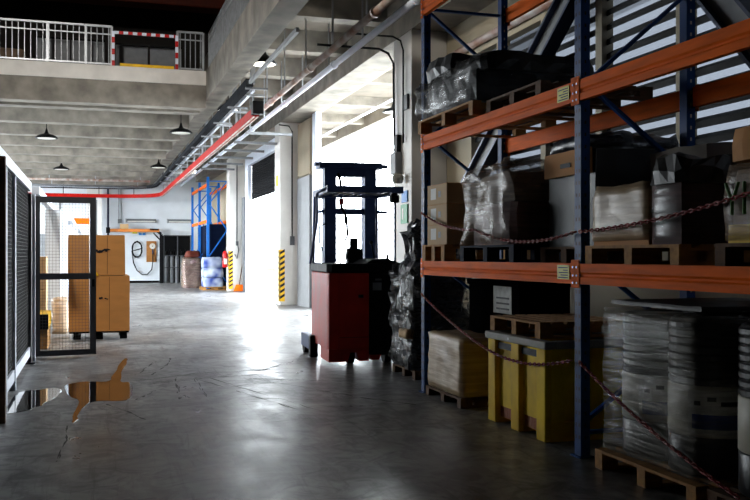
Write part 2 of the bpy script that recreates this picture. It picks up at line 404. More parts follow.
# yard beyond the docks
struct('ground', MB().box(-60, 5, -.3, LX - .3, 100, -.02), 'grey_paint')
struct('ground', MB().box(WX + .08, 5, -.3, 70, 100, -.02), 'asphalt')
struct('canopy', MB().box(WX + .35, 10, 7.0, 10.2, 46, 7.2).box(9.9, 10, 6.55, 10.2, 46, 7.0), 'soffit')
for k in range(8):
    struct('canopy_joist', MB().box(WX + .35, 13 + k * 4, 6.7, 9.9, 13.35 + k * 4, 7.0), 'concrete')
tag(MB().tube([(8.6, 12, 6.35), (8.6, 45, 6.35)], .05, 8).build('pipe', 'white_paint', smooth=True), 'pale pipe hung under the outdoor canopy, seen through the near dock opening', 'pipe')
gd = thing('guard_rail', 'pale yellow guard rail along the yard edge seen through the far dock opening', 'guard rail', (10, 45, 0))
MB().box(9.97, 38, .72, 10.03, 80, .9).build('rail', 'wood_dark', gd)
for k in range(8): MB().box(9.98, 38.5 + k * 5.9, -.02, 10.06, 38.6 + k * 5.9, .8).build('post', 'grey_paint', gd)

# ------------------------------------------------------------------ upper level: railing, barrier, panels
def railing(name, lab, p, q, n, posts):
    p = Vector(p); q = Vector(q); r = thing(name, lab, 'railing', p)
    MB().bar(p + Vector((0, 0, 1.02)), q + Vector((0, 0, 1.02)), .05, .05).build('top_rail', 'steel', r)
    MB().bar(p + Vector((0, 0, .82)), q + Vector((0, 0, .82)), .03, .03).build('middle_rail', 'steel', r)
    MB().bar(p + Vector((0, 0, .06)), q + Vector((0, 0, .06)), .03, .04).build('bottom_rail', 'steel', r)
    for t in posts:
        a = p.lerp(q, t); MB().box(a.x - .03, a.y - .03, a.z, a.x + .03, a.y + .03, a.z + 1.02).build('post', 'steel', r)
    for i in range(n):
        a = p.lerp(q, (i + .5) / n); MB().cyl(a + Vector((0, 0, .06)), a + Vector((0, 0, .99)), .013, n=6).build('baluster', 'steel', r)
    return r
railing('railing', 'long pale steel railing on the upper floor edge at the top left', (-5.9, 24.12, 6.52), (.46, 24.12, 6.52), 44, (0, .5, .755, .9, 1))
railing('railing', 'short steel railing section between the striped barrier and the well corner', (2.12, 24.12, 6.52), (2.78, 24.12, 6.52), 5, (0, 1))
railing('railing', 'dim steel railing receding toward the camera along the side of the well', (SL + .1, 13.3, 6.52), (SL + .1, 24.1, 6.52), 70, (0, .25, .5, .75, 1))
br = thing('barrier', 'red and white striped barrier rail between two railings on the upper floor', 'barrier', (1.3, 24.1, 6.52))
for k in range(14):
    x = .52 + k * .115; MB().box(x, 24.06, 7.36, x + .115, 24.11, 7.43).build('rail_stripe', 'red' if k % 2 else 'white_paint', br)
for x in (.46, 2.06):
    for k in range(6): MB().box(x, 24.05, 6.52 + k * .15, x + .07, 24.12, 6.67 + k * .15).build('post_stripe', 'white_paint' if k % 2 else 'red', br)
tag(MB().box(.66, 24.0, 6.52, 2.02, 24.1, 6.6).build('kerb_rail', 'yellow_paint', bevel=.01), 'yellow kerb rail on the upper floor edge below the striped barrier', 'kerb')
pt = thing('partition_panel', 'light grey panel screens on feet behind the long upper railing', 'panel', (0, 0, 0), group=None)
MB().box(-.42, -.03, .12, .42, .03, .82).build('panel', 'grey_paint', pt, bevel=.01); MB().box(-.4, -.06, 0, -.3, .06, .12).build('foot', 'black', pt); MB().box(.3, -.06, 0, .4, .06, .12).build('foot', 'black', pt)
MB().box(-.42, -.04, .82, .42, .04, .87).build('edge', 'black', pt)
pt.location = (-1.0, 25.0, 6.5); pt['group'] = 'grey panels behind the long railing'
for k, x in enumerate((-.12, )): dup(pt, (x, 25.0, 6.5))
dup(pt, (1.0, 25.2, 6.5), 'grey panel screen behind the left half of the striped barrier', group='')
dup(pt, (1.9, 25.2, 6.5), 'grey panel screen behind the right half of the striped barrier', group='')
for o in list(COL.objects):
    if o.get('group') == '': del o['group']
pt2 = MB(); pt2.lump(-3.2, 25.1, 6.52, -1.7, 25.8, 7.05, 4, .04)
tag(pt2.build('sheeted_pile', 'goods_grey', smooth=True), 'low brownish covered pile behind the upper railing at the left edge', 'pile')
tag(MB().box(LX + .05, 29.5, 9.7, 5, 30.3, 10.95).build('duct', 'duct_red', bevel=.05), 'dark rust red duct across the top of the upper floor', 'duct')

# ------------------------------------------------------------------ overhead services
def path_round(p, q, r, rad=1.2, n=7):
    """straight - arc - straight in plan"""
    p, q, r = Vector(p), Vector(q), Vector(r); a = (p - q).normalized(); b = (r - q).normalized()
    s0 = q + a * rad; s1 = q + b * rad; out = [p]
    for i in range(n + 1):
        t = i / n; out.append(s0.lerp(q, t).lerp(q.lerp(s1, t), t))
    return out + [r]
bb = thing('busbar_rail', 'red conductor rail running down the hall and bending along the back wall', 'busbar', (3.62, 20.8, 5.0))
pts = path_round((3.62, 20.8, 5.0), (3.62, 53.0, 5.0), (-10, 53.0, 5.0), 3.)
m_ = MB()
for a, b in zip(pts, pts[1:]): m_.bar(a, b, .14, .20)
m_.build('rail', 'red_rail', bb)
m_ = MB()
for a, b in zip(pts[:2], pts[1:3]): m_.bar(a + Vector((-.04, 0, -.11)), b + Vector((-.04, 0, -.11)), .03, .03); m_.bar(a + Vector((.04, 0, -.11)), b + Vector((.04, 0, -.11)), .03, .03)
m_.build('contact_strip', 'rusty', bb)
MB().box(3.5, 20.55, 4.92, 3.76, 20.85, 5.22).build('feed_box', 'black', bb, bevel=.02)
m_ = MB()
for k in range(12):
    y = 21.2 + k * 2.6; MB().box(3.6, y - .02, 5.1, 3.64, y + .02, 5.62 if False else 5.45).build('hanger', 'steel', bb); MB().box(3.35, y - .03, 5.43, 3.9, y + .03, 5.48).build('cross_arm', 'steel', bb)
m_.bm.free()
for k in range(6): MB().box(2.2 - k * 1.9, 52.98, 5.1, 2.24 - k * 1.9, 53.02, 5.6).build('hanger', 'black', bb)
ct = thing('cable_tray', 'dark grey cable tray hung above the red rail', 'cable tray', (3.3, 15, 5.5))
pts = path_round((3.32, 19.9, 5.5), (3.32, 53.4, 5.5), (-10, 53.4, 5.5), 3.)
m_ = MB()
for a, b in zip(pts, pts[1:]): m_.bar(a, b, .16, .16)
m_.build('tray', 'tray', ct)
m_ = MB()
pts2 = path_round((3.56, 20.8, 5.52), (3.56, 53.2, 5.52), (-10, 53.2, 5.52), 3.)
for a, b in zip(pts2, pts2[1:]): m_.bar(a, b, .07, .1)
m_.build('side_channel', 'white_paint', ct)
for y, zz in [(20.05, 6.2), (22.8, 6.2), (25.6, 5.62), (28.65, 5.62), (31.7, 5.62), (34.75, 5.62), (37.8, 5.62), (40.85, 5.62), (43.9, 5.62), (46.95, 5.62)]:
    h = MB(); h.box(3.36, y - .06, 5.5, 3.46, y + .06, 7.1); h.build('hanger', 'grey_paint', ct); MB().box(3.25, y - .05, 5.38, 3.75, y + .05, 5.42).build('hanger_arm', 'grey_paint', ct)
def pipe(lab, x, z, y0, y1, r, m, hy):
    o = thing('service_pipe', lab, 'pipe', (x, y0, z))
    MB().tube([(x, y0, z), (x, y1, z)], r, 12).build('tube', m, o, smooth=True)
    for y in hy: MB().box(x - .015, y - .015, z, x + .015, y + .015, 7.1).build('hanger', 'steel', o)
    for y in hy[::2]: MB().cyl((x, y - .5, z), (x, y - .42, z), r * 1.35).build('coupling', m, o)
pipe('upper dusty white pipe along the dock side nearest the red rail', 4.25, 5.5, 11.2, 54, .065, 'rusty', [14 + 2.2 * k for k in range(12)])
pipe('lower white pipe along the dock side close to the lintel', 4.95, 5.76, 11.2, 54, .065, 'white_paint', [14 + 2.6 * k for k in range(12)])
for k, (y, z, m_n, lab) in enumerate(((50.5, 5.35, 'grey_paint', 'grey pipe crossing the hall just under the far joists'), (47.6, 5.45, 'rusty', 'pale pipe crossing the hall in front of the far grey one'))):
    o = thing('service_pipe', lab, 'pipe', (-7, y, z))
    MB().tube([(-7.9, y, z), (2.8, y, z)], .06, 10).build('tube', m_n, o, smooth=True)
    for q_ in range(5): MB().box(-6.5 + q_ * 2.2, y - .02, z, -6.46 + q_ * 2.2, y + .02, 6.2).build('hanger', 'steel', o)
sp = thing('sprinkler_pipe', 'thin black pipe branching across the ceiling near the dock columns', 'pipe', (4.6, 17, 6.0))
MB().tube([(4.3, 17.6, 5.9), (5.6, 17.6, 5.9), (5.8, 17.6, 5.82), (5.88, 17.5, 5.6), (5.88, 17.45, 3.9)], .025, 8).build('tube', 'black', sp, smooth=True)
MB().tube([(4.9, 17.0, 6.02), (5.7, 17.0, 6.02), (5.86, 17.0, 5.95), (5.9, 16.95, 5.75), (5.9, 16.95, 3.9)], .02, 8).build('tube', 'black', sp, smooth=True)
for k, y in enumerate((27.7, 30.1, 32.5, 34.9, 37.3, 39.7)):
    tag(MB().box(4.5, y - .05, 5.40, 5.95, y + .05, 5.48).build('wall_bracket', 'grey_paint'),
        ('pale bracket arm reaching over the dock side, ' + ['nearest', 'second', 'third', 'fourth', 'fifth', 'farthest'][k] + ' of the row under the pipes'), 'bracket', 'pale bracket arms under the pipes')
dg = MB(); dg.bar((3.32, 15.0, 5.5), (3.32, 19.85, 5.5), .06, .08)
tag(dg.build('hanging_strut', 'grey_paint'), 'grey strut end above the cable tray near the upper well corner', 'strut')

def lamp(x, y, z, lab, top=7.1, lit=True):
    r = thing('pendant_lamp', lab, 'lamp', (x, y, z))
    MB().lathe([(.30, 0), (.31, .015), (.24, .1), (.12, .19), (.07, .22), (.06, .30), (.02, .31)] if lit else [(.34, 0), (.35, .01), (.29, .07), (.18, .12), (.08, .15), (.05, .2), (.02, .31)], (x, y, z)).build('shade', 'black', r, smooth=True)
    MB().lathe([(.27, .004), (.27, -.004)], (x, y, z)).build('reflector', 'lamp_in' if lit else 'label', r)
    MB().cyl((x, y, z + .3), (x, y, top), .012, n=6).build('cord', 'black', r)
lamp(3.6, 19.8, 6.0 - .1, 'black dome lamp with a bright white underside nearest the well corner')
lamp(3.6, 25.2, 5.8 - .1, 'black dome lamp with pale underside hanging left of the red rail end')
lamp(2.5, 27.3, 5.3, 'black dome lamp among the joists just left of the tray hangers', 6.2, lit=False)
lamp(-1.4, 30.2, 5.35, 'black dome lamp alone among the joists above the gate', 6.2, lit=False)
lamp(-1.3, 41, 5.35, 'small black dome lamp over the far left above the red rail', 6.2, lit=False)
lamp(2.6, 38.4, 5.3, 'small black dome lamp near the bend of the cable tray', 6.2, lit=False)
lamp(8.9, 26.5, 6.1, 'dark conical lamp under the outdoor canopy seen through the dock opening', 7.0, lit=False)

# ------------------------------------------------------------------ pallets
def pallet(lab, x0, y0, x1, y1, z0, m='wood', along='y', h=.144, group=None, rz=0.):
    """deck slats run across the stringers; three rows of blocks show on the aisle side"""
    cx, cy = (x0 + x1) / 2, (y0 + y1) / 2; a, b = (x1 - x0) / 2, (y1 - y0) / 2
    r = thing('pallet', lab, 'pallet', (cx, cy, z0), rz, group)
    d = MB(); n = 7
    for i in range(n):
        c = -a + .05 + (2 * a - .1) * i / (n - 1); d.box(c - .05, -b, h - .022, c + .05, b, h)
    for y in (-b + .05, 0, b - .05): d.box(-a, y - .05, h - .044, a, y + .05, h - .0225)
    d.build('deck', m, r, local=True)
    for y in (-b + .05, 0, b - .05):
        MB().box(-a, y - .05, 0, a, y + .05, .022).build('bottom_board', m, r, local=True)
        for x in (-a + .07, 0, a - .07): MB().box(x - .07, y - .05, .0225, x + .07, y + .05, h - .0445).build('block', m, r, local=True)
    return r

def load(name, lab, cat, loc, goods, film=None, extra=()):
    """a thing made of goods (list of (part name, MB, material)) and a film over them"""
    r = thing(name, lab, cat, loc)
    for nm, mb, mm in goods: mb.build(nm, mm, r, bevel=0, smooth=False)
    if film: film[0].build('stretch_film', film[1], r, smooth=True)
    return r

# ------------------------------------------------------------------ the near pallet rack
RX, RR = 3.83, 4.94
FY = [2.92, 6.61, 10.28]
BZ = [1.60, 3.11, 4.74]
rk = thing('pallet_rack', 'blue and orange pallet rack filling the right side of the hall', 'pallet rack', (4.35, 6.56, 0))
def upright(x, y, parent):
    p = MB(); w, d, tt = .1, .085, .008
    p.box(x - d / 2, y - w / 2, 0, x + d / 2, y + w / 2, 6.0)
    return p
for y in FY:
    for x, s in ((RX + .0425, -1), (RR - .0425, 1)):
        h = upright(x, y, rk); h.mark('black' if s < 0 else 'steel')
        for k in range(58):
            zz = .15 + k * .1
            for dy in (-.025, .025):
                h.box(x + s * .0425 - .0015, y + dy - .007, zz, x + s * .0425 + .0015, y + dy + .007, zz + .03)
            h.box(x - .008, y - .0515, zz, x + .008, y - .0495, zz + .028)
        u = h.build('upright', 'blue', rk)
        MB().box(x - .07, y - .075, 0, x + .07, y + .075, .012).build('foot_plate', 'blue', u)
    zs = [(.3, 0), (.95, 1), (1.65, 0), (2.40, 1), (3.10, 0), (3.90, 1), (4.63, 0), (5.35, 1)]
    for (za, sa), (zb, sb) in zip(zs, zs[1:]):
        xa = RR - .08 if sa else RX + .08; xb = RR - .08 if sb else RX + .08
        MB().bar((xa, y, za), (xb, y, zb), .03, .045, (0, 1, 0)).build('diagonal_brace', 'blue', rk)
    MB().bar((RX + .08, y, 4.66), (RR - .08, y, 4.66), .03, .045, (0, 1, 0)).build('horizontal_brace', 'blue', rk)
    MB().bar((RX + .08, y, .2), (RR - .08, y, .2), .03, .045, (0, 1, 0)).build('horizontal_brace', 'blue', rk)
for ya, yb in zip(FY, FY[1:]):
    for zt in BZ:
        for x, s in ((RX + .0, -1), (RR - .0, 1)):
            hh = .17
            prof = [(0, 0), (0, .055), (.012, .068), (.012, .082), (0, .098), (0, hh), (.05, hh), (.05, 0)]   # stepped box section with a groove along its face
            mb = MB(); n = len(prof)
            v = [(x - s * -.0 + (-s) * (a - .02), ya + .055, zt - hh + b) for a, b in prof] + [(x + (-s) * (a - .02), yb - .055, zt - hh + b) for a, b in prof]
            mb._f(v, [tuple(range(n)), tuple(range(2 * n - 1, n - 1, -1))] + [(i, (i + 1) % n, n + (i + 1) % n, n + i) for i in range(n)])
            bo = mb.build('load_beam', 'orange', rk)
            for yy in (ya + .03, yb - .03):
                c = MB(); c.box(x + s * .024 - .003, yy - .035, zt - .2, x + s * .024 + .003, yy + .035, zt + .03); c.mark('steel')
                for zz in (-.16, -.1, -.03): c.cyl((x + s * .026, yy, zt + zz), (x + s * .032, yy, zt + zz), .009, n=8)
                c.build('connector', 'orange', bo)
            if s < 0 and ya > 6 and zt < 4:
                g = MB(); g.box(x - .0245, ya + .10, zt - .135, x - .0205, ya + .30, zt - .015); tg = g.build('load_tag', 'yellow_tag', bo)
                l_ = MB()
                for q_ in range(5): l_.box(x - .0255, ya + .12, zt - .125 + q_ * .021, x - .0246, ya + (.28, .24, .27, .2, .28)[q_], zt - .117 + q_ * .021)
                l_.build('printed_lines', 'ink', bo)

# chains hung across the loads
def chain(lab, pts, sag):
    p = []
    r = None
    mb = MB(); k = 0
    for (a, b, sg) in zip(pts, pts[1:], sag):
        a, b = Vector(a), Vector(b); L = (b - a).length; n = int(L / .042)
        for i in range(n):
            t = (i + .5) / n; c = a.lerp(b, t); c.z -= sg * 4 * t * (1 - t)
            t2 = (i + .6) / n; c2 = a.lerp(b, t2); c2.z -= sg * 4 * t2 * (1 - t2)
            d = (c2 - c).normalized(); u = Vector((1, 0, 0)) if k % 2 else d.cross(Vector((1, 0, 0))).normalized(); k += 1
            w = u
            mb.tube([c + d * .028 * math.cos(2 * PI * j / 8) + w * .012 * math.sin(2 * PI * j / 8) for j in range(8)], .006, 5, True)
    return tag(mb.build('chain', 'chain_red', smooth=True), lab, 'chain')
XC = RX - .05
chain('red chain sagging across the middle shelf in front of the labelled cartons', [(XC, 10.2, 2.18), (XC, 8.6, 1.93), (XC, 6.56, 1.86)], (.06, .10))
chain('red chain across the middle shelf right of the centre upright', [(XC, 6.5, 1.86), (XC, 4.2, 2.1)], (.05,))
chain('red chain hanging at floor level from the far upright across the yellow tote', [(XC, 10.2, 1.2), (XC, 8.45, .75), (XC, 6.62, .80)], (.03, .10))
chain('red chain drooping right of the centre upright across the wrapped drums', [(XC, 6.5, .80), (XC, 4.6, .18)], (.05,))

# ---- top shelf
pallet('weathered pallet on the top shelf under the dark wrapped load', RX - .12, 8.5, RR + .15, 10.12, 3.11, 'wood', h=.15)
load('wrapped_load', 'dark film wrapped load with a ragged top on the top shelf', 'wrapped load', (4.35, 9.5, 3.262),
     [('goods', MB().lump(RX - .08, 8.52, 3.262, RR + .1, 10.05, 3.62, 3, .04, .15), 'bag_dark'), ('top_sheet', MB().lump(RX - .02, 8.43, 3.58, RR + .2, 9.6, 3.77, 9, .05, .13), 'bag_dark'), ('top_sheet', MB().lump(RX - .04, 9.35, 3.6, RR + .2, 10.12, 3.96, 10, .06, .13), 'bag_dark')],
     (MB().lump(RX - .14, 8.45, 3.27, RR + .14, 10.16, 3.72, 5, .075, .085, 5.), 'film_dark'))
pallet('empty dark pallet on the top shelf beside the centre upright', RX - .03, 7.2, RR + .02, 8.36, 3.11, 'wood_dark', h=.12)

# ---- middle shelf, far bay
pallet('small pallet on the middle shelf under the labelled cartons', RX - .05, 9.45, RR + .05, 10.16, 1.60, 'wood', h=.19)
for k, zz in enumerate((1.79, 2.025, 2.26)):
    r = thing('carton', ['bottom', 'middle', 'top'][k] + ' carton with a white label in the stack of three on the middle shelf', 'carton', (4.2, 9.85, zz))
    MB().box(RX, 9.5, zz, RX + .62, 10.12, zz + .232).build('carton_body', 'card_pale', r, bevel=.006)
    MB().box(RX - .003, 9.83, zz + .06, RX - .001, 10.0, zz + .19).build('label_sheet', 'label', r, label='white paper label')
    MB().box(RX - .003, 9.68, zz + .08, RX - .001, 9.76, zz + .15).build('label_sheet', 'label_dirty', r)
    MB().box(RX - .002, 9.5, zz + .2295, RX + .62, 10.12, zz + .2335).build('tape', 'card', r)
pallet('navy plastic pallet on the middle shelf under the bulging wrapped load', RX - .04, 7.72, RR + .06, 9.02, 1.60, 'blue_plastic', h=.17)
load('wrapped_load', 'pale bulging film wrapped load with maroon bags on the navy pallet', 'wrapped load', (4.35, 8.3, 1.77),
     [('goods', MB().lump(RX + .03, 7.82, 1.77, RR - .02, 8.92, 2.2, 12, .04), 'bag_red'), ('upper_goods', MB().lump(RX + .06, 7.9, 2.2, RR - .05, 8.85, 2.5, 13, .04), 'goods_grey')],
     (MB().lump(RX - .05, 7.76, 1.78, RR + .05, 9.02, 2.58, 14, .085, .085, 4.), 'film'))
pallet('pallet at the back of the middle shelf under the dark carton with the ochre side', RX + .2, 6.76, RR + .08, 7.64, 1.60, 'wood_dark')
oc = thing('carton', 'carton, dark wrap and painted shade, ochre side with hand hole, half behind the centre upright', 'carton', (4.5, 7.2, 1.744))
MB().lump(4.10, 6.78, 1.745, 4.94, 7.62, 2.60, 8, .012, .2).build('carton_body', 'bag_dark', oc)  # dark wrap, with the shade on the end face painted into the colour
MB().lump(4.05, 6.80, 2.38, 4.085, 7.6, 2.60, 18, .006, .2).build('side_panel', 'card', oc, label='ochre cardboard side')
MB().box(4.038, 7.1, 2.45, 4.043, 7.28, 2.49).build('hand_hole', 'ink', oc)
tag(MB().lump(4.08, 6.76, 2.61, 4.97, 7.63, 2.72, 21, .05, .09, 6.).build('film_sheet', 'film_black', smooth=True), 'crumpled dark film sheet lying on top of the ochre sided carton', 'film')

# ---- middle shelf, near bay
pallet('yellowish wooden pallet on the middle shelf right of the centre upright', RX - .03, 5.22, RR + .03, 6.44, 1.60, 'wood')
load('wrapped_load', 'pale wrapped carton load on the yellowish pallet right of the centre upright', 'wrapped load', (4.1, 6.0, 1.745),
     [('carton_block', MB().box(RX + .03, 5.66, 1.745, 4.30, 6.38, 2.15), 'card_pale'), ('base_carton', MB().box(RX + .02, 5.64, 1.745, 4.31, 6.39, 1.83), 'card')],
     (MB().lump(RX, 5.62, 1.78, 4.34, 6.41, 2.21, 31, .025, .08, 5.), 'film_light'))
load('wrapped_load', 'dark wrapped load with a crumpled overhanging top on the yellowish pallet', 'wrapped load', (4.2, 5.4, 1.745),
     [('goods', MB().box(RX + .02, 5.26, 1.745, 4.72, 5.60, 2.2), 'bag_red'), ('top_sheet', MB().lump(RX - .02, 5.2, 2.17, 4.8, 5.63, 2.36, 33, .05, .08, 6.), 'bag_dark')],
     (MB().lump(RX - .0, 5.23, 1.75, 4.75, 5.62, 2.22, 34, .025, .08, 5.), 'film_dark'))
tag(MB().lump(4.38, 5.66, 1.745, 4.9, 6.42, 2.52, 35, .02, .2).build('carton', 'card_grey'), 'tall dusty grey carton at the back of the shelf behind the pale wrapped cartons', 'carton')
pallet('dark pallet at the right edge of the middle shelf', RX - .03, 3.5, RR + .03, 4.85, 1.60, 'wood_dark')
wl_ = load('wrapped_load', 'wrapped load with green print at the right edge of the middle shelf', 'wrapped load', (4.3, 4.2, 1.745),
     [('goods', MB().lump(RX + .02, 3.6, 1.745, 4.8, 4.76, 2.2, 36, .02), 'goods_grey'), ('base_carton', MB().box(RX + .01, 3.58, 1.745, 4.8, 4.77, 1.86), 'yellow')],
     (MB().lump(RX - .01, 3.56, 1.76, 4.85, 4.8, 2.24, 37, .025, .08, 5.), 'film'))
gp = MB()
for (ya, za, yb, zb) in [(4.74, 2.12, 4.68, 2.0), (4.62, 2.12, 4.68, 2.0), (4.68, 2.0, 4.68, 1.92), (4.57, 2.12, 4.57, 1.92), (4.57, 2.03, 4.48, 2.03), (4.48, 2.12, 4.48, 1.92), (4.42, 2.12, 4.42, 1.92), (4.42, 2.12, 4.33, 2.07), (4.33, 2.07, 4.42, 2.02), (4.42, 2.02, 4.33, 1.92)]:
    gp.bar((RX - .035, ya, za), (RX - .035, yb, zb), .006, .022, (1, 0, 0))
gp.build('print', 'green_ink', wl_, label='green printed letters')
tag(MB().lump(RX + .03, 3.7, 2.26, 4.8, 4.78, 2.47, 38, .02).build('carton', 'card'), 'brown flat carton on top of the load with green print', 'carton')

# ---- floor level, far bay
pallet('dark pallet on the floor under the cream wrapped box', RX - .02, 9.05, 4.30, 10.12, 0, 'wood_dark', h=.11)
load('wrapped_load', 'cream film wrapped carton block on the floor beside the far upright', 'wrapped load', (4.05, 9.6, .11),
     [('carton_block', MB().box(RX + .03, 9.1, .11, 4.27, 10.05, .74), 'card_pale'), ('corner_board', MB().box(RX + .005, 9.52, .11, RX + .028, 9.62, .74), 'label')],
     (MB().lump(RX - .01, 9.06, .12, 4.30, 10.10, .77, 41, .022, .07, 5.), 'film_light'))
bc = thing('crate', 'tall black crate with a white label behind the cream wrapped box', 'crate', (4.63, 9.5, 0))
MB().box(4.36, 8.75, .1, 4.98, 10.1, 1.38).build('crate_body', 'matte_black', bc, bevel=.01)
MB().box(4.352, 8.92, 1.02, 4.357, 9.38, 1.32).build('label_sheet', 'label_dirty', bc, label='large white label')
for zz in (1.06, 1.12, 1.18): MB().box(4.350, 8.97, zz, 4.353, 9.3, zz + .02).build('print_line', 'ink', bc)
for y in (8.8, 9.36, 9.95): MB().box(4.36, y, 0, 4.98, y + .12, .1).build('skid', 'blue_plastic', bc)
MB().box(4.34, 8.73, 1.32, 5.0, 10.12, 1.385).build('rim', 'matte_black', bc, bevel=.01)

tt = thing('pallet_tote', 'yellow plastic pallet tote with a grey rim on the floor between the uprights', 'tote', (4.35, 7.78, 0))
X0, X1, Y0, Y1 = RX + .0, 4.86, 7.16, 8.40
w = MB(); e = .05
w.box(X0 + .05, Y0 + .05, .17, X1 - .05, Y1 - .05, .2); w.box(X0 + .05, Y0 + .05, .2, X0 + .09, Y1 - .05, .83); w.box(X1 - .09, Y0 + .05, .2, X1 - .05, Y1 - .05, .83)
w.box(X0 + .09, Y0 + .05, .2, X1 - .09, Y0 + .09, .83); w.box(X0 + .09, Y1 - .09, .2, X1 - .09, Y1 - .05, .83)
w.build('bin', 'yellow', tt)
for y in (Y0 + .10, (Y0 + Y1) / 2, Y1 - .10):
    for x, s in ((X0, 1), (X1, -1)):
        MB().box(min(x, x + s * .06), y - .085, 0 if True else .1, max(x, x + s * .06), y + .085, .84).build('rib', 'yellow', tt, bevel=.012)
    MB().box(X0 + .06, y - .085, 0, X1 - .06, y + .085, .17).build('runner', 'yellow', tt)
for x in (X0 + .12, (X0 + X1) / 2, X1 - .12): MB().box(x - .07, Y0 + .0, .17, x + .07, Y0 + .05, .84).build('rib', 'yellow', tt, bevel=.012)
rm = MB(); rm.box(X0 - .02, Y0 - .02, .83, X0 + .09, Y1 + .02, .9); rm.box(X1 - .09, Y0 - .02, .83, X1 + .02, Y1 + .02, .9); rm.box(X0 + .09, Y0 - .02, .83, X1 - .09, Y0 + .09, .9); rm.box(X0 + .09, Y1 - .09, .83, X1 - .09, Y1 + .02, .9)
rm.build('rim', 'rim', tt, bevel=.012)
for ya, yb in ((Y0 + .19, (Y0 + Y1) / 2 - .09), ((Y0 + Y1) / 2 + .09, Y1 - .19)):
    g = MB(); n = 7
    for i in range(n):
        y = ya + (yb - ya) * (i + .5) / n; g.box(X0 + .06, y - .02, .06, X0 + .09, y + .02, .19)
    g.build('slotted_skirt', 'orange_plastic', tt, label='orange slotted skirt')
    MB().box(X0 + .03, ya, .74, X0 + .052, yb, .80).build('hand_slot', 'ink', tt)
MB().box(X0 - .024, 7.86, .855, X0 - .02, 7.89, .875).build('rivet', 'label', tt)
pallet('wooden pallet lying on top of the yellow tote', RX + .08, 7.42, 4.85, 8.5, .90, 'wood', h=.15)

# ---- floor level, near bay: drums wrapped on a pallet
pallet('wooden pallet on the floor under the wrapped drums', RX - .06, 5.0, RR + .05, 6.24, 0, 'wood', h=.15)
def drum(x, y, z, lab, rz=0.):
    r = thing('drum', lab, 'drum', (x, y, z), rz)
    R_ = .285
    p = [(.25, 0), (R_, .015), (R_, .30)]
    MB().lathe([(.25, 0), (R_ - .01, .012), (R_, .03), (R_, .27), (R_ - .008, .28)]).build('lower_shell', 'drum', r, smooth=True, local=True)
    MB().lathe([(R_ - .008, .28), (R_ + .004, .29), (R_ + .004, .62), (R_ - .008, .63)]).build('white_band', 'drum_white', r, smooth=True, local=True, label='off white band')
    up = [(R_ - .008, .63)]
    for k in range(8): up += [(R_, .64 + k * .055), (R_, .67 + k * .055), (R_ - .012, .68 + k * .055)]
    up += [(R_ - .02, 1.08), (.24, 1.09), (.24, 1.075)]
    MB().lathe(up).build('ribbed_shell', 'drum', r, smooth=False, local=True)
    def curved(name, a0, a1, z0, z1, m, rr):
        mb = MB(); n = 8
        for i in range(n):
            a, b = a0 + (a1 - a0) * i / n, a0 + (a1 - a0) * (i + 1) / n
            mb._f([(rr * math.cos(a), rr * math.sin(a), z0), (rr * math.cos(b), rr * math.sin(b), z0), (rr * math.cos(b), rr * math.sin(b), z1), (rr * math.cos(a), rr * math.sin(a), z1)], [(0, 1, 2, 3)])
        mb.build(name, m, r, local=True)
    a = math.radians(-115)
    curved('label_sheet', a - .75, a + .75, .31, .60, 'label', R_ + .0055)
    curved('picture', a - .65, a + .45, .34, .44, 'label_blue', R_ + .0065)
    for k, (u0, u1) in enumerate(((-.6, -.45), (-.3, -.1), (.0, .4))):
        curved('print_line', a + u0, a + u1, .5 + (k % 2) * .03, .53 + (k % 2) * .03, 'ink', R_ + .0065)
    return r
DZ = .15
drum(4.15, 5.34, DZ, 'black drum with a white labelled band at the near corner of the wrapped pallet')
drum(4.15, 5.92, DZ, 'black drum wrapped in film at the aisle side far corner of the pallet')
drum(4.73, 5.34, DZ, 'black drum at the rear near corner of the wrapped pallet', .9)
drum(4.73, 5.92, DZ, 'black drum at the rear far corner of the wrapped pallet', 2)
f = MB()
f.lump(RX - .005, 5.035, .16, RR + .17, 6.225, 1.265, 51, .012, .09, 5., top=2)
fo = f.build('stretch_film', 'film_clear', smooth=True)
tag(fo, 'clear stretch film wrapped around the four black drums', 'film')
tag(MB().box(RX + .1, 5.1, 1.245 + .04, RR + .1, 6.15, 1.30).build('cover_board', 'wood_dark') if False else MB().lump(RX + .04, 5.08, 1.29, RR + .12, 6.18, 1.32, 52, .008, .2).build('cover_sheet', 'bag_dark'), 'dark cover sheet lying over the wrapped drums', 'sheet')
pallet('dark pallet on the floor at the lower right corner under the cut off drum', RX - .02, 3.62, RR + .05, 4.94, 0, 'wood_dark', h=.15)
drum(4.16, 4.62, .15, 'black drum with a white band at the right picture edge', -.15)
drum(4.16, 4.0, .15, 'black drum just outside the right picture edge', -.15)

# ------------------------------------------------------------------ reach truck
FR = math.radians(-4)
fk = thing('reach_truck', 'red and black reach truck parked in front of the dock opening', 'forklift', (3.37, 13.13, 0), FR)
def fp(mb, nm, m, parent=fk, **k): return mb.build(nm, m, parent, local=True, **k)
body = MB()
prof = [(.0, .22), (0, .16)]
body.prism([(.08, 0), (.02, .02), (0, .09), (0, 1.5), (.64, 1.5), (.64, 0)], .24, 1.40)
bo = fp(body, 'battery_body', 'red_paint', bevel=.015)
sk = MB(); sk.prism([(.02, .245), (.02, .05), (.31, .05), (.35, .19), (.45, .19), (.49, .06), (.64, .06), (.64, .245)], 0.02, .75, lambda a, b, c: (a, c, b)); fp(sk, 'skirt', 'red_paint')
gs = MB(); gs.box(.17, -.004, .26, .172, 0, 1.38); gs.box(.18, -.004, .42, .63, -.001, .428); gs.box(.47, -.008, 1.02, .55, -.001, 1.07); fp(gs, 'panel_seam', 'ink')
cab = MB(); cab.box(.645, .03, .14, 1.15, 1.5, 1.40); fp(cab, 'operator_side', 'black', bevel=.03)
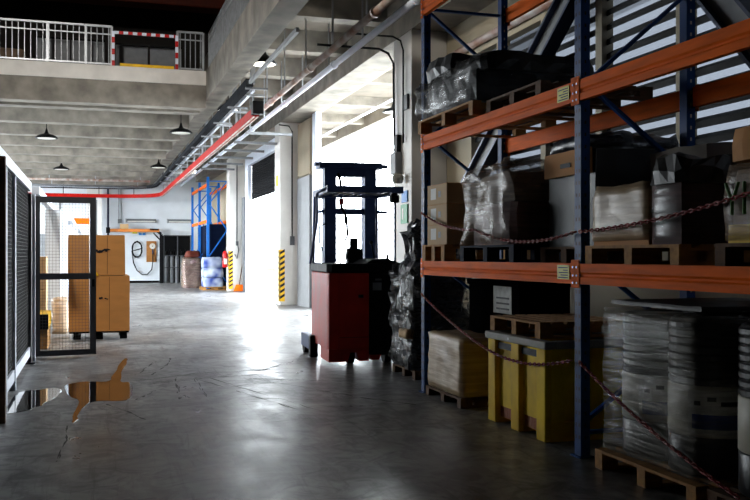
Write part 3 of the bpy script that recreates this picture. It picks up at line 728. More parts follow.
fp(MB().box(.70, .024, 1.13, .84, .029, 1.25), 'rating_label', 'grey_paint', label='small grey label'); fp(MB().box(.74, .024, 1.28, .84, .029, 1.31), 'rating_label', 'grey_paint')
rs = MB(); rs.prism([(.65, .15), (.68, .07), (.80, .07), (.84, .15)], .04, .5, lambda a, b, c: (a, c, b)); fp(rs, 'skirt', 'red_paint')
tp = MB(); tp.prism([(.06, -.02), (-.01, .06), (-.01, 1.5), (.78, 1.5), (.78, -.02)], 1.40, 1.54); fp(tp, 'top_cover', 'black', bevel=.02)
tp = MB(); tp.prism([(.60, 1.54), (.70, 1.60), (.95, 1.62), (1.2, 1.52), (1.22, 1.40), (.6, 1.40)], .05, 1.3, lambda a, b, c: (a, c, b)); fp(tp, 'console', 'black', bevel=.02)
for x, y in ((.40, .30), (.98, .30)):
    fp(MB().cyl((x - .05, y, .16), (x + .05, y, .16), .16, n=20), 'drive_wheel', 'black')
for x in (-.085, 1.16):
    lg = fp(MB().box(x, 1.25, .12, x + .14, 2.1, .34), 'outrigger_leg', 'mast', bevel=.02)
    fp(MB().cyl((x + .02, 1.95, .13), (x + .12, 1.95, .13), .13, n=18), 'load_wheel', 'black')
    fp(MB().box(x - .0, 1.15, .0, x + .14, 1.32, .36), 'wheel_housing', 'black', bevel=.03)
for x in (.345, 1.04):
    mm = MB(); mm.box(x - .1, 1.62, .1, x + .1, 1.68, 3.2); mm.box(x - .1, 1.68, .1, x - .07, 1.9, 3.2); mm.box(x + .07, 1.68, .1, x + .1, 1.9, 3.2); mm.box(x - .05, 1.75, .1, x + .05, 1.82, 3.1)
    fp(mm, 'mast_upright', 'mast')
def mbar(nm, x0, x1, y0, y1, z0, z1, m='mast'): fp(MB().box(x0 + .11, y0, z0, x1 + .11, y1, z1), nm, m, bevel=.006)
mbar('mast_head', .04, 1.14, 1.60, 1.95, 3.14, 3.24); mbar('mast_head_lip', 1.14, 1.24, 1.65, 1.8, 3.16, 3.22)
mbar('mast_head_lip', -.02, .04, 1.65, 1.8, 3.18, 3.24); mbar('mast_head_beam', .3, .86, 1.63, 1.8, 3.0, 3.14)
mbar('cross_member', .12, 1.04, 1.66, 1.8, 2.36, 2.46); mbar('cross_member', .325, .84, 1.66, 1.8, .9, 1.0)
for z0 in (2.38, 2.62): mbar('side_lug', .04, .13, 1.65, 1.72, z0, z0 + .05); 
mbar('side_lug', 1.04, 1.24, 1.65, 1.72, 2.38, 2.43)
# overhead guard
og = MB(); og.box(.02, .15, 2.63, 1.22, .24, 2.73); og.box(.02, 1.4, 2.63, 1.22, 1.49, 2.73); og.box(.02, .24, 2.63, .1, 1.4, 2.73); og.box(1.14, .24, 2.63, 1.22, 1.4, 2.73)
for k in range(7): og.box(.2 + k * .13, .24, 2.65, .23 + k * .13, 1.4, 2.71)
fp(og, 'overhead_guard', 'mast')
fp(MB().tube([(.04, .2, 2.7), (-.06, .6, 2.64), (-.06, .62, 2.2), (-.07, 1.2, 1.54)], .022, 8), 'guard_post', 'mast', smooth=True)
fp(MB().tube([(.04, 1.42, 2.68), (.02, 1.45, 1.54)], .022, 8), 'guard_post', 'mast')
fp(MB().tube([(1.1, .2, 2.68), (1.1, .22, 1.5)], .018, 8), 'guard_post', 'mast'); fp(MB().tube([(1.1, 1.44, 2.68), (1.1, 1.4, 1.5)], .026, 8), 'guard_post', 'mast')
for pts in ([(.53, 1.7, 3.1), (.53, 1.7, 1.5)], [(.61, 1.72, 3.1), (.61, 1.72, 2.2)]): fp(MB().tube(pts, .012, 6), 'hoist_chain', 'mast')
fp(MB().tube([(.47, 1.6, 3.05), (.51, 1.58, 2.9), (.52, 1.58, 2.5), (.61, 1.58, 2.3), (.63, 1.58, 2.0), (.58, 1.58, 1.9)], .022, 8), 'hydraulic_hose', 'black', smooth=True)
fp(MB().tube([(.26, 1.6, 2.2), (.15, 1.6, 2.15), (.15, 1.6, 1.9), (.2, 1.6, 1.75), (.2, 1.6, 1.5)], .012, 6), 'hydraulic_hose', 'black', smooth=True)
fp(MB().box(.48, 1.56, 2.52, .56, 1.6, 2.62), 'warning_tag', 'red', label='small red tag')
# seat, steering column and levers
st = MB(); st.box(.52, 1.02, 1.54, .74, 1.2, 1.60); st.lump(.50, 1.05, 1.60, .78, 1.15, 1.78, 3, .02, .05); st.box(.57, 1.07, 1.70, .70, 1.13, 1.95); fp(st, 'seat', 'black')
fp(MB().tube([(.92, .8, 1.56), (.90, .82, 1.7), (.86, .8, 1.86)], .012, 6), 'control_lever', 'black', smooth=True); fp(MB().lathe([(.0, -.03), (.025, -.02), (.03, 0), (.025, .025), (0.001, .03)], (.86, .8, 1.87), 10), 'lever_knob', 'black')
fp(MB().lathe([(.02, 0), (.025, .12), (.02, .18)], (1.05, .5, 1.5), 10), 'control_lever', 'black')
wk = fp(MB().box(1.02, .16, 2.48, 1.16, .28, 2.6), 'work_light', 'black', bevel=.02)
fp(MB().lathe([(.05, 0), (.05, .05), (.03, .06)], (1.09, .22, 2.6), 12), 'lamp_bracket', 'black')
MB().tube([(.15, .2, 2.63), (.35, .2, 2.60), (.55, .2, 2.635), (.8, .2, 2.60), (1.0, .2, 2.62)], .012, 6).build('guard_cable', 'label', fk, local=True, smooth=True)

# wrapped black bundle standing beyond the rack
pallet('low dark pallet beside the reach truck under the black bundle', 4.10, 11.3, 4.94, 12.25, 0, 'wood_dark', h=.12)
load('wrapped_bundle', 'tall lumpy bundle wrapped in shiny black film beside the reach truck', 'wrapped load', (4.52, 11.8, .12),
     [('lower_goods', MB().lump(4.08, 11.3, .12, 4.96, 12.25, .95, 61, .09, .12, 3.), 'film_black'), ('upper_goods', MB().lump(4.12, 11.34, .9, 4.88, 12.2, 1.65, 62, .09, .1, 3.5), 'film_black'), ('top_goods', MB().lump(4.17, 11.4, 1.55, 4.82, 12.1, 2.1, 63, .11, .09, 5.), 'film_black')],
     (MB().lump(4.06, 11.26, .16, 4.98, 12.28, 1.5, 64, .10, .07, 6.), 'film_dark'))
MB_ = MB(); MB_.lump(4.0, 11.3, .55, 4.1, 11.7, .68, 65, .03, .05, 6.)
tag(MB_.build('film_flap', 'card_pale', smooth=True), 'loose brownish flap of torn wrapping sticking out of the black bundle', 'film')

# ------------------------------------------------------------------ left: caged store, gate
def fence(lab, y0, y1, posts, x=-.95, top=2.78, m='dark_panel'):
    r = thing('mesh_fence', lab, 'fence', (x, (y0 + y1) / 2, 0))
    MB().box(x - .05, y0, top - .13, x + .05, y1, top).build('top_rail', 'white_paint', r)
    MB().box(x - .03, y0, .12, x + .03, y1, .26).build('bottom_rail', 'white_paint', r)
    for y in posts: MB().box(x - .04, y - .05, 0, x + .04, y + .05, top - .13).build('post', 'white_paint', r)
    g = MB()
    y = y0
    while y < y1:
        g.box(x - .003, y - .003, .26, x + .003, y + .003, top - .13); y += .05
    z = .3
    while z < top - .15:
        g.box(x - .004, y0, z - .003, x + .002, y1, z + .003); z += .05
    g.build('wire_mesh', 'dark_panel', r)
    return r
fence('white framed mesh fence at the left picture edge in front of the gate', 8.0, 14.75, (8.05, 10.75, 11.95))
tag(MB().box(-.89, 9.60, 0, -.83, 9.70, 2.65).build('timber_post', 'wood_dark'), 'dark brown timber post against the fence at the left picture edge', 'post')
gpst = thing('gate_post', 'thick dark grey post that the open gate hangs from', 'post', (-.95, 14.9, 0))
MB().box(-1.03, 14.78, 0, -.9, 15.0, 2.62).build('shaft', 'gate', gpst, bevel=.01); MB().box(-1.08, 14.72, 0, -.85, 15.06, .02).build('foot_plate', 'gate', gpst)
MB().box(-.9, 14.95, 0, -.86, 15.05, 2.62).build('white_edge', 'white_paint', gpst)
gt = thing('mesh_gate', 'open dark grey framed mesh gate leaf standing across the aisle edge', 'gate', (-.45, 15.55, 0), math.radians(6))
G = MB(); G.box(-.47, -.03, .03, -.37, .03, 2.62); G.box(.40, -.03, .03, .50, .03, 2.62); G.box(-.37, -.03, 2.52, .40, .03, 2.62); G.box(-.37, -.03, .03, .40, .03, .12); G.box(-.37, -.03, 1.27, .40, .03, 1.37)
G.build('frame', 'gate', gt, local=True)
g = MB()
for k in range(15): x = -.33 + k * .051; g.box(x - .002, -.004, .12, x + .002, 0, 2.52)
for k in range(47): z = .15 + k * .051; g.box(-.37, 0, z - .002, .40, .004, z + .002)
g.build('wire_mesh', 'mesh', gt, local=True)
for z in (.3, 2.3): MB().box(-.52, -.02, z, -.44, .05, z + .1).build('hinge', 'black', gt, local=True)
MB().box(.43, -.07, 1.15, .47, -.03, 1.27).build('latch', 'black', gt, local=True)
f2 = thing('partition_wall', 'white store partition with pilasters receding behind the gate', 'partition', (-.95, 30, 0))
MB().box(-1.0, 16.5, 2.72, -.88, 27.8, 2.85).build('top_rail', 'white_paint', f2)
MB().box(-.98, 29.2, 2.72, -.62, 50, 2.9).build('top_rail', 'white_paint', f2)
MB().box(-1.0, 22, .14, -.9, 27.8, .28).build('bottom_rail', 'white_paint', f2)
for y in (22.0, 27.8): MB().box(-1.05, y, 0, -.72, y + .5, 2.72).build('pilaster', 'white_wall', f2)
for y in (33, 39, 45): MB().box(-1.0, y, 0, -.62, y + .5, 2.72).build('pilaster', 'white_wall', f2)
g = MB()
for k in range(64): y = 22.05 + k * .09; g.box(-.952, y - .004, .28, -.948, y + .004, 2.72)
for k in range(26): g.box(-.953, 22, .3 + k * .09, -.949, 27.8, .306 + k * .09)
g.build('wire_mesh', 'mesh', f2)
# stored goods behind the fence
for k in range(4):
    z = .28 + k * .34
    tag(MB().box(-1.42, 19.6, z, -.92, 20.3, z + .335).build('carton', 'card_pale', bevel=.01), ['lowest', 'second', 'third', 'topmost'][k] + ' pale carton of the stack behind the gate mesh', 'carton', 'pale cartons stacked behind the gate')
pallet('pallet behind the gate under the pale carton stack', -1.5, 19.5, -.92, 20.4, 0, 'wood', h=.28)
cr_ = thing('crate', 'yellow sided crate with a black end on the floor behind the gate', 'crate', (-.9, 17.6, 0))
MB().box(-1.04, 16.9, .36, -.76, 18.2, .62).build('crate_body', 'yellow_paint', cr_, bevel=.01); MB().box(-1.05, 16.86, .36, -.75, 16.9, .62).build('end_panel', 'black', cr_); MB().box(-1.03, 16.95, 0, -.77, 18.1, .36).build('base', 'wood', cr_)
tag(MB().lump(-.84, 20.2, 0, -.52, 21.2, .75, 71, .05).build('white_sack', 'film_light', smooth=True), 'white wrapped sack on the floor left of the tall brown cartons', 'sack')
rb = thing('barrel', 'red barrel with a blue cap standing behind the left fence', 'barrel', (-1.4, 18.2, 0))
MB().lathe([(.18, 0), (.2, .05), (.2, .95), (.17, 1.0)], (-1.4, 18.2, 0)).build('lower_body', 'black', rb, smooth=True); MB().lathe([(.2, .9), (.205, .95), (.2, 1.3), (.15, 1.34)], (-1.4, 18.2, 0)).build('red_body', 'red', rb, smooth=True); MB().lathe([(.13, 1.34), (.13, 1.62), (.05, 1.7)], (-1.4, 18.2, 0)).build('cap', 'label_blue', rb, smooth=True)
for k, (x, y, h) in enumerate(((-1.9, 23, 2.1), (-2.8, 25, 1.7), (-2.2, 28, 2.3), (-1.55, 33, 2.4), (-1.7, 40, 2.5))):
    sh_ = tag(MB().box(x - .4, y - .4, 0, x + .4, y + .4, h).build('cabinet', ('white_wall', 'grey_paint', 'white_wall', 'grey_paint', 'tray')[k], bevel=.02), ('nearest pale cabinet behind the left fence', 'grey cabinet behind the left fence', 'tall pale cabinet behind the left fence, third in the row', 'grey cabinet behind the gate mesh between two white pilasters', 'dark cabinet deep behind the gate mesh')[k], 'cabinet')
orr = thing('storage_rack', 'distant rack with an orange beam seen through the top of the gate mesh', 'rack', (-.6, 50, 0))
MB().box(-1.6, 50.0, 3.3, .1, 50.1, 3.62).build('beam', 'orange', orr)
for x in (-1.7, .1): MB().box(x, 50, 0, x + .12, 50.1, 4.6).build('upright', 'grey_paint', orr)

# big cartons on a dolly
dl = thing('dolly', 'low black wheeled dolly under the two large brown cartons', 'dolly', (.12, 19.1, 0))
MB().box(-.44, 18.56, .13, .68, 19.55, .17).build('deck', 'black', dl)
for x in (-.3, .12, .58):
    for y in (18.7, 19.4): MB().cyl((x - .07, y, .065), (x + .07, y, .065), .065).build('wheel', 'black', dl)
for x in (-.3, .12, .58):
    for y in (18.7, 19.4): MB().box(x - .05, y - .04, .1, x + .05, y + .04, .13).build('caster_fork', 'black', dl)
def big_carton(lab, x0, y0, z0, x1, y1, z1, marks, xs):
    r = thing('large_carton', lab, 'carton', ((x0 + x1) / 2, (y0 + y1) / 2, z0))
    MB().lump(x0, y0, z0, x1, y1, z1, 80 + z0, .008, .25, 1.5).build('carton_body', 'card', r)
    MB().box(xs - .004, y0 - .006, z0 + .02, xs + .004, y0 - .003, z1 - .02).build('flap_seam', 'wood_dark', r)
    for (x, z, w, h_) in marks:
        mb = MB(); q = random.Random(int(z * 100))
        for k in range(9):
            cx, cz = x + w * q.random(), z + h_ * (.5 + .5 * q.uniform(-1, 1)); L, H = w * q.uniform(.08, .24), h_ * q.uniform(.15, .5)
            mb.prism([(cx + L * math.cos(t) * q.uniform(.6, 1.2), cz + H * math.sin(t) * q.uniform(.5, 1.3)) for t in [2 * PI * i / 9 for i in range(9)]], y0 - .0125 - k * .0002, y0 - .0115, lambda a, b, c: (a, c, b))
        mb.build('black_stain', 'ink', r)
    MB().box(x0 + .02, y0 + .02, z1 - .006, x1 - .02, y1 - .02, z1 + .004).build('lid_tape', 'card_pale', r)
big_carton('lower large brown carton with a black smudge on the black dolly', -.46, 18.5, .17, .70, 19.6, 1.26, [(.12, .80, .16, .04)], .31)
big_carton('upper large brown carton with a black smudge stacked on the lower one', -.47, 18.5, 1.27, .61, 19.55, 2.06, [(.04, 1.72, .26, .07)], .27)
tag(MB().lump(.02, 18.46, 1.26, .1, 18.52, 1.33, 91, .02, .03, 9).build('tape_scrap', 'yellow_paint'), 'small yellow strap scrap at the seam between the large cartons', 'strap')

# ------------------------------------------------------------------ back wall
jb = thing('jib_arm', 'orange jib beam on a black post against the back wall', 'jib', (3.83, 54.6, 0))
MB().box(.85, 54.5, 3.02, 3.75, 54.7, 3.2).build('beam', 'orange_jib', jb, bevel=.02); MB().box(3.76, 54.5, 0, 3.94, 54.7, 2.9).build('post', 'black', jb)
MB().bar((3.84, 54.6, 2.9), (3.55, 54.6, 3.16), .14, .16).build('elbow', 'black', jb); MB().box(3.2, 54.5, 3.12, 3.72, 54.7, 3.22).build('elbow_plate', 'black', jb)
MB().bar((3.84, 54.6, 2.5), (3.4, 54.6, 2.98), .08, .08).build('knee_brace', 'black', jb)
MB().box(.72, 54.48, 2.95, .95, 54.72, 3.28).build('end_bracket', 'black', jb); MB().box(1.5, 54.45, 3.2, 1.98, 54.75, 3.48).build('hoist_motor', 'card_pale', jb)
tag(MB().cyl((.84, 54.9, 0), (.84, 54.9, 5.55), .06, n=10).build('downpipe', 'steel_dark', smooth=True), 'dark vertical pipe on the back wall left of the jib beam', 'pipe')
cd = thing('conduit', 'pale vertical conduit dropping to the back wall lights', 'conduit', (1.72, 55.4, 3.5))
MB().cyl((1.45, 55.46, 3.6), (1.45, 55.46, 5.6), .03, n=8).build('tube', 'steel', cd); MB().cyl((1.58, 55.46, 3.6), (1.58, 55.46, 5.6), .03, n=8).build('tube', 'steel', cd); MB().box(1.4, 55.3, 3.55, 1.63, 55.49, 3.8).build('junction_box', 'grey_paint', cd)
for x0, x1, lab in ((1.9, 3.62, 'grey strip light on the back wall above the jib beam'), (4.3, 5.7, 'grey strip light on the back wall above the gas cylinders')):
    r = thing('strip_light', lab, 'light', ((x0 + x1) / 2, 55.45, 3.6))
    MB().box(x0, 55.35, 3.6, x1, 55.49, 3.82).build('housing', 'grey_paint', r, bevel=.02); MB().box(x0 + .05, 55.34, 3.63, x1 - .05, 55.35, 3.7).build('tube_cover', 'label', r)
    MB().box(x0 - .06, 55.33, 3.58, x0, 55.5, 3.84).build('end_cap', 'steel', r)
gb = thing('gauge_board', 'brown plywood board with a round white gauge on the back wall', 'gauge board', (3.33, 55.4, 1.25))
MB().box(3.05, 55.42, 1.25, 3.62, 55.49, 2.5).build('board', 'board', gb)
MB().cyl((3.40, 55.42, 2.2), (3.40, 55.34, 2.2), .17, n=24).build('gauge', 'label', gb); MB().cyl((3.40, 55.335, 2.2), (3.40, 55.33, 2.2), .03, n=10).build('needle_hub', 'ink', gb); MB().bar((3.40, 55.332, 2.2), (3.32, 55.332, 2.28), .02, .004).build('needle', 'ink', gb)
MB().box(3.37, 55.36, 1.7, 3.45, 55.42, 2.05).build('valve', 'steel_dark', gb)
hs = MB(); pts = []
for k in range(80):
    a = -PI / 2 + k * .26; pts.append((2.5 + (.28 + .02 * math.sin(k)) * math.cos(a), 55.30 - .01 * (k % 5) / 5, 2.0 + (.46 + .03 * math.sin(k * 1.7)) * math.sin(a)))
pts += [(2.2, 55.30, 1.9), (2.3, 55.30, 1.2), (2.5, 55.30, .75), (2.8, 55.30, .5), (3.1, 55.30, .52), (3.35, 55.30, .8), (3.42, 55.30, 1.3), (3.41, 55.30, 1.75)]
hs.tube(pts, .035, 6)
tag(hs.build('hose', 'black', smooth=True), 'black coiled hose looping down from a hook on the back wall', 'hose')
tag(MB().box(2.24, 55.44, 2.95, 2.52, 55.49, 3.12).build('wall_sign', 'yellow_tag') , 'small yellow sign on the back wall under the jib beam', 'sign')
sg = thing('wall_sign', 'small blue and white sign on the back wall under the jib beam', 'sign', (2.8, 55.47, 2.9))
MB().box(2.6, 55.44, 2.86, 3.0, 55.49, 3.16).build('plate', 'sign_blue', sg); MB().box(2.78, 55.43, 2.88, 2.82, 55.44, 3.14).build('symbol', 'label', sg); MB().box(2.62, 55.43, 2.99, 2.98, 55.44, 3.03).build('symbol', 'label', sg)
cg = thing('cylinder_cage', 'dark steel cage holding the gas cylinders at the back wall', 'cage', (4.8, 55, 0))
for x in (4.02, 4.8, 5.6): MB().box(x - .03, 54.6, 0, x + .03, 54.66, 2.85).build('post', 'gate', cg)
for z in (.9, 1.6, 2.8): MB().box(4.0, 54.6, z, 5.62, 54.65, z + .05).build('rail', 'gate', cg)
MB().box(4.0, 55.38, 0, 5.62, 55.42, 2.82).build('back_panel', 'black', cg)
for k in range(5):
    x = 4.2 + k * .3; r = thing('gas_cylinder', ['leftmost', 'second', 'middle', 'fourth', 'rightmost'][k] + ' grey gas cylinder of the row in the back wall cage', 'gas cylinder', (x, 55, 0), group='gas cylinders in the cage')
    MB().lathe([(.10, 0), (.115, .03), (.115, 1.45), (.09, 1.58), (.045, 1.66)], (x, 55, 0), 18).build('shell', 'cyl', r, smooth=True)
    MB().lathe([(.04, 1.66), (.09, 1.68), (.10, 1.85), (.06, 1.9)], (x, 55, 0), 14).build('cap', 'black', r, smooth=True)
    MB().box(x - .12, 54.9, 1.9, x + .12, 54.98, 2.02).build('regulator', 'black', r)
# far blue rack
fr = thing('pallet_rack', 'tall bright blue rack in the far corner beside the dock column', 'pallet rack', (5.85, 48, 0))
for y in (44.6, 48.2, 51.8):
    for x in (5.38, 6.38): MB().box(x - .06, y - .07, 0, x + .06, y + .07, 5.5).build('upright', 'blue_far', fr)
    zs = [.3, 1.6, 2.9, 4.2, 5.3]
    for i, (za, zb) in enumerate(zip(zs, zs[1:])):
        a, b = (5.44, 6.32) if i % 2 else (6.32, 5.44); MB().bar((a, y, za), (b, y, zb), .05, .07, (0, 1, 0)).build('diagonal_brace', 'blue_far', fr)
    MB().bar((5.44, y, 5.3), (6.32, y, 5.3), .05, .07, (0, 1, 0)).build('horizontal_brace', 'blue_far', fr)
for ya, yb in ((44.6, 48.2), (48.2, 51.8)):
    for z in (3.4, 5.2):
        for x in (5.38, 6.38): MB().box(x - .04, ya + .07, z - .14, x + .04, yb - .07, z).build('load_beam', 'orange', fr)
pallet('pallet under the blue and white sacks at the far rack', 4.95, 42.9, 6.2, 44.3, 0, 'wood', h=.16)
for k, (z, h_) in enumerate(((.16, .45), (.61, .45), (1.06, .5))):
    tag(MB().lump(5.0, 42.95, z, 5.92, 44.2, z + h_, 100 + k, .05, .15).build('sack_layer', 'bag_blue', smooth=True), ['bottom', 'middle', 'top'][k] + ' layer of blue and white sacks by the far dock column', 'sacks', 'blue and white sacks by the far column')
load('wrapped_load', 'mauve film wrapped sacks left of the far blue rack upright', 'wrapped load', (4.8, 47, 0),
     [('goods', MB().lump(4.4, 46, 0, 5.2, 47.4, 1.5, 111, .06, .15), 'bag_mauve')], (MB().lump(4.35, 45.95, .02, 5.25, 47.45, 1.55, 112, .07, .13), 'film'))
tag(MB().lump(4.5, 45.9, 1.56, 5.2, 47.2, 1.85, 113, .08, .12).build('sack', 'duct_red', smooth=True), 'rust coloured sack lying on the mauve wrapped load', 'sack')
for k in range(3):
    tag(MB().box(5.5, (44.9, 46.6, 48.6)[k], 0, 6.3, (46.4, 48.0, 50.2)[k], 3.2).build('covered_goods', 'blue_plastic', bevel=.03), ['near', 'middle', 'far'][k] + ' dark blue covered stack inside the far blue rack', 'covered stack')
ex = thing('fire_extinguisher', 'red fire extinguisher on the dock column beside the far rack', 'fire extinguisher', (5.82, 41.75, 1.1))
MB().lathe([(.10, 0), (.12, .03), (.12, .62), (.08, .72), (.04, .76)], (5.82, 41.75, 1.1), 16).build('cylinder', 'red', ex, smooth=True); MB().lathe([(.035, .76), (.04, .84), (.02, .86)], (5.82, 41.75, 1.1), 10).build('valve', 'black', ex)
MB().tube([(5.8, 41.75, 1.9), (5.70, 41.72, 1.8), (5.69, 41.7, 1.4)], .015, 6).build('hose', 'black', ex, smooth=True); MB().box(5.75, 41.6, 1.25, 5.9, 41.63, 1.5).build('label_sheet', 'label', ex)
bm_ = thing('broom', 'broom with an orange red head leaning beside the far dock column', 'broom', (6.35, 41.1, 0))
MB().cyl((6.36, 41.0, .3), (6.62, 41.2, 1.75), .02, n=8).build('handle', 'wood_dark', bm_); MB().prism([(-.25, 0), (.25, 0), (.14, .3), (-.14, .3)], -.06, .06, lambda a, b, c: (6.36 + a, 41.0 + c, .02 + b)).build('head', 'orange', bm_)
# fittings on the columns
sw = thing('pull_cord', 'black cable with a hook hanging on the far dock column face', 'cable', (6.3, 41.28, 1.9))
MB().tube([(6.3, 41.27, 5.8), (6.3, 41.27, 2.3), (6.38, 41.27, 1.9), (6.3, 41.27, 1.5), (6.2, 41.27, 1.7)], .02, 6).build('cord', 'black', sw, smooth=True); MB().box(6.25, 41.2, 2.1, 6.36, 41.29, 2.3).build('socket', 'gate', sw)
pc = thing('pull_cord', 'black cable with a switch running down the column behind the forklift', 'cable', (6.35, 29.55, 2))
MB().tube([(5.9, 29.5, 6.0), (6.25, 29.57, 5.98), (6.36, 29.57, 5.8), (6.36, 29.57, 2.3)], .022, 6).build('cord', 'black', pc, smooth=True); MB().box(6.29, 29.5, 2.0, 6.43, 29.59, 2.3).build('switch', 'gate', pc)
tag(MB().box(5.93, 29.9, 4.0, 5.948, 30.2, 4.35).build('wall_sign', 'yellow_paint'), 'small yellow plate high on the column behind the forklift', 'sign')
ss = thing('siren_box', 'grey electrical box with cables on the nearest column', 'electrical box', (5.9, 17.3, 3.3))
MB().box(5.8, 17.15, 3.3, 5.949, 17.5, 3.75).build('housing', 'grey_paint', ss, bevel=.02); MB().lathe([(.08, 0), (.12, .06), (.12, .14), (.05, .2)], (5.80, 17.0, 3.1), 14).build('sounder', 'rim', ss, smooth=True); MB().box(5.85, 17.2, 3.75, 5.94, 17.4, 4.1).build('gland', 'black', ss)
tag(MB().box(5.9, 16.72, 4.55, 5.949, 17.0, 4.85).build('junction_box', 'gate', bevel=.01), 'small dark junction box high on the nearest column', 'junction box')
MBs = thing('exit_sign', 'green exit sign on the nearest column above the black bundle', 'sign', (5.94, 16.97, 2.3))
MB().box(5.92, 16.78, 2.3, 5.948, 17.16, 2.68).build('plate', 'green', MBs); MB().box(5.915, 17.0, 2.38, 5.919, 17.08, 2.6).build('symbol', 'label', MBs)
tag(MB().box(5.92, 16.8, 2.72, 5.948, 17.12, 2.95).build('wall_sign', 'sign_blue'), 'small blue sign above the green exit sign on the nearest column', 'sign')

# ------------------------------------------------------------------ water on the floor
def pool(name, pts, lab, cat, m='wet', z=.003):
    n = len(pts); out = []
    for i in range(n):
        p0, p1, p2, p3 = (Vector((*pts[(i + k) % n], 0)) for k in (-1, 0, 1, 2))
        for k in range(5):
            t = k / 5; q = .5 * ((2 * p1) + (p2 - p0) * t + (2 * p0 - 5 * p1 + 4 * p2 - p3) * t * t + (3 * p1 - p0 - 3 * p2 + p3) * t ** 3)
            out.append((q.x + .03 * noise.noise(q * 7), q.y + .1 * noise.noise(q * 5 + Vector((3, 0, 0)))))
    mb = MB(); mb.prism(out, 0, z); return tag(mb.build(name, m), lab, cat)
pool('puddle', [(-.33, 12.2), (-.04, 12.45), (.19, 12.42), (.30, 13.4), (.47, 14.9), (.53, 14.9), (.41, 13.5), (.36, 12.4), (.47, 12.1), (.43, 11.0), (.32, 10.7), (.05, 10.75), (-.1, 10.4), (-.17, 9.5), (-.2, 9.6), (-.16, 10.8), (-.29, 11.4)], 'brownish puddle with running tails on the floor in the middle left', 'puddle')
pool('puddle', [(-.88, 10.31), (-.89, 11.37), (-.8, 11.83), (-.6, 11.86), (-.45, 12.0), (-.37, 11.7), (-.42, 11.2), (-.49, 10.9), (-.6, 10.5), (-.76, 10.27)], 'dark puddle on the floor beside the left fence post', 'puddle')
tm = MB(); rnd = random.Random(3)
def streak(p, q, w, n=9):
    p, q = Vector((*p, 0)), Vector((*q, 0)); d = q - p; nn = Vector((-d.y, d.x, 0)).normalized(); L = d.length
    for lane in range(max(2, int(w / .02))):
        off = rnd.uniform(-.5, .5) * w; t = rnd.uniform(0, .15)
        while t < 1:
            t1 = min(t + rnd.uniform(.03, .28), 1); k = 4; ww = rnd.uniform(.004, .015); up = []; dn = []
            for i in range(k + 1):
                c = p + d * (t + (t1 - t) * i / k); c += nn * (off +   .06 * noise.noise(c * 1.3) + .02 * noise.noise(c * 4 + Vector((lane, 0, 0))))
                h_ = ww * math.sin(PI * (i + .35) / (k + .7)) * rnd.uniform(.6, 1.3); up.append(c + nn * h_); dn.append(c - nn * h_)
            for i in range(k): tm._f([(v.x, v.y, .0012) for v in (dn[i], dn[i + 1], up[i + 1], up[i])], [(0, 1, 2, 3)])
            t = t1 + rnd.uniform(.02, .25)
for a, b, w_, n_ in [((.5, 12.3), (1.3, 12.75), .12, 8), ((.6, 12.0), (1.9, 12.6), .16, 12), ((1.2, 12.75), (2.5, 13.0), .22, 9), ((1.5, 12.3), (2.6, 12.6), .12, 9), ((1.1, 12.6), (.95, 10.6), .05, 7), ((1.34, 12.6), (1.22, 10.7), .05, 7), ((1.3, 12.4), (2.2, 9.3), .05, 12), ((1.45, 12.5), (2.4, 9.2), .05, 12),
                         ((.55, 12.9), (.95, 14.6), .05, 6), ((.8, 12.8), (1.25, 14.9), .05, 6), ((2.0, 12.3), (2.9, 10.2), .06, 8), ((2.3, 12.9), (3.1, 14.0), .1, 6), ((1.9, 10.4), (2.6, 10.0), .06, 5), ((2.55, 9.6), (2.95, 9.5), .06, 5), ((.1, 10.6), (.5, 9.4), .05, 5), ((2.1, 12.1), (3.3, 11.4), .07, 6), ((2.9, 10.2), (3.6, 9.2), .07, 5), ((1.6, 11.4), (2.7, 11.9), .06, 6), ((.4, 10.6), (.75, 11.5), .05, 4), ((-.2, 9.4), (-.28, 7.7), .025, 6)]:
    streak(a, b, w_, n_)
tag(tm.build('tyre_marks', 'wetmark'), 'scattered dark wet tyre marks across the aisle floor in front of the reach truck', 'tyre marks', kind='stuff')

# ------------------------------------------------------------------ light
w = bpy.data.worlds.new('overcast'); S.world = w; w.use_nodes = True
bg = w.node_tree.nodes['Background']; bg.inputs['Color'].default_value = (.88, .95, 1, 1); bg.inputs['Strength'].default_value = 25.0
def portal(loc, rot, sx, sy):
    l = bpy.data.lights.new('daylight_opening', 'AREA'); l.shape = 'RECTANGLE'; l.size = sx; l.size_y = sy; l.cycles.is_portal = True
    o = bpy.data.objects.new('daylight_opening', l); COL.objects.link(o); o.location = loc; o.rotation_euler = rot
portal((WX + .32, 22.9, 3.05), (0, PI / 2, 0), 6.1, 8.0)
portal((WX + .32, 36.1, 2.05), (0, PI / 2, 0), 4.1, 7.7)
portal((WX + .32, 3.7, 3.85), (0, PI / 2, 0), 3.2, 23.4)
portal((LX - .32, 39, 2.9), (0, -PI / 2, 0), 5.8, 30)

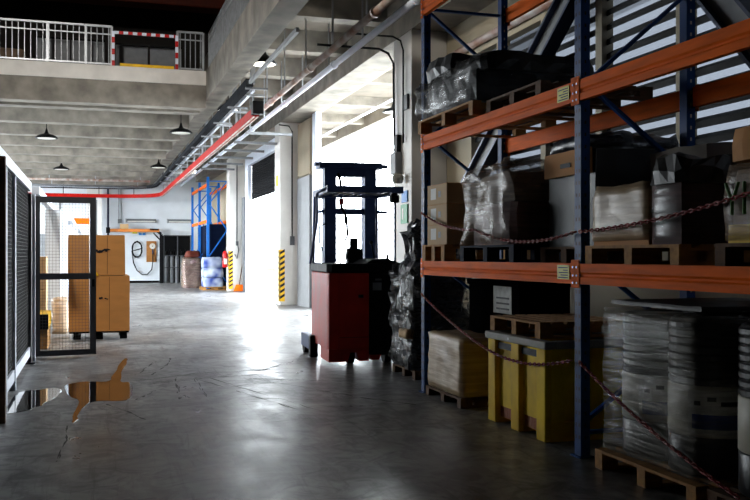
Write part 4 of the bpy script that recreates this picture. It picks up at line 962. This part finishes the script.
# added fill lamp, out of view, brightening the slab edge and the stacked cartons
fl = thing('added_fill_lamp', 'added fill lamp, out of view high in the open well', 'lamp', (-2.6, 11, 8.6))
aim = Vector((.1, 21.5, 3.9)) - Vector((-2.6, 11, 8.6)); aq = aim.to_track_quat('-Z', 'Y')
hb = MB(); hb.box(-.3, -.25, .02, .3, .25, .14); o_ = hb.build('housing', 'black', fl, local=True); o_.rotation_euler = aq.to_euler()
o_ = MB().box(-.27, -.22, .0, .27, .22, .015).build('lens', 'lamp_in', fl, local=True); o_.rotation_euler = aq.to_euler()
MB().cyl((0, 0, .1), (0, 0, 2.4), .03).build('drop_rod', 'black', fl, local=True)
sl_ = bpy.data.lights.new('added_fill_beam', 'SPOT'); sl_.energy = 2600; sl_.spot_size = math.radians(76); sl_.spot_blend = .7; sl_.shadow_soft_size = .3; sl_.color = (1, .96, .9)
so = bpy.data.objects.new('added_fill_beam', sl_); COL.objects.link(so); so.location = Vector((-2.6, 11, 8.6)) + aim.normalized() * .05; so.rotation_euler = aq.to_euler()

sl2 = bpy.data.lights.new('added_fill_beam', 'SPOT'); sl2.energy = 1300; sl2.spot_size = math.radians(52); sl2.spot_blend = .6; sl2.shadow_soft_size = .3; sl2.color = (1, .93, .82)  # second added fill light, out of view, brightens the upper dock wall
aim2 = Vector((6.7, 15.0, 7.0)) - Vector((-2.2, 10.2, 8.6)); aq2 = aim2.to_track_quat('-Z', 'Y')
fl2 = thing('added_fill_lamp', 'second added fill lamp, out of view, turned toward the upper dock wall', 'lamp', (-2.2, 10.2, 8.6))
o_ = MB().box(-.3, -.25, .02, .3, .25, .14).build('housing', 'black', fl2, local=True); o_.rotation_euler = aq2.to_euler()
o_ = MB().box(-.27, -.22, .0, .27, .22, .015).build('lens', 'lamp_in', fl2, local=True); o_.rotation_euler = aq2.to_euler()
MB().cyl((0, 0, .1), (0, 0, 2.4), .03).build('drop_rod', 'black', fl2, local=True)
so = bpy.data.objects.new('added_fill_beam', sl2); COL.objects.link(so); so.location = Vector((-2.2, 10.2, 8.6)) + aim2.normalized() * .05; so.rotation_euler = aq2.to_euler()

# ------------------------------------------------------------------ camera
cam = bpy.data.cameras.new('camera'); co = bpy.data.objects.new('camera', cam); COL.objects.link(co)
co.location = (0, 0, 1.67); co.rotation_euler = (PI / 2, 0, -math.atan(282 / 900))
cam.sensor_width = 36; cam.lens = 43.2; cam.shift_y = 5 / 750; cam.clip_end = 300
S.camera = co
S.view_settings.view_transform = 'Standard'; S.view_settings.look = 'None'; S.view_settings.gamma = 1; S.view_settings.use_curve_mapping = False
S.view_settings.exposure = .42
S.cycles.use_denoising = True
S.cycles.max_bounces = 10; S.cycles.diffuse_bounces = 6; S.cycles.transparent_max_bounces = 16
S.cycles.sample_clamp_indirect = 6
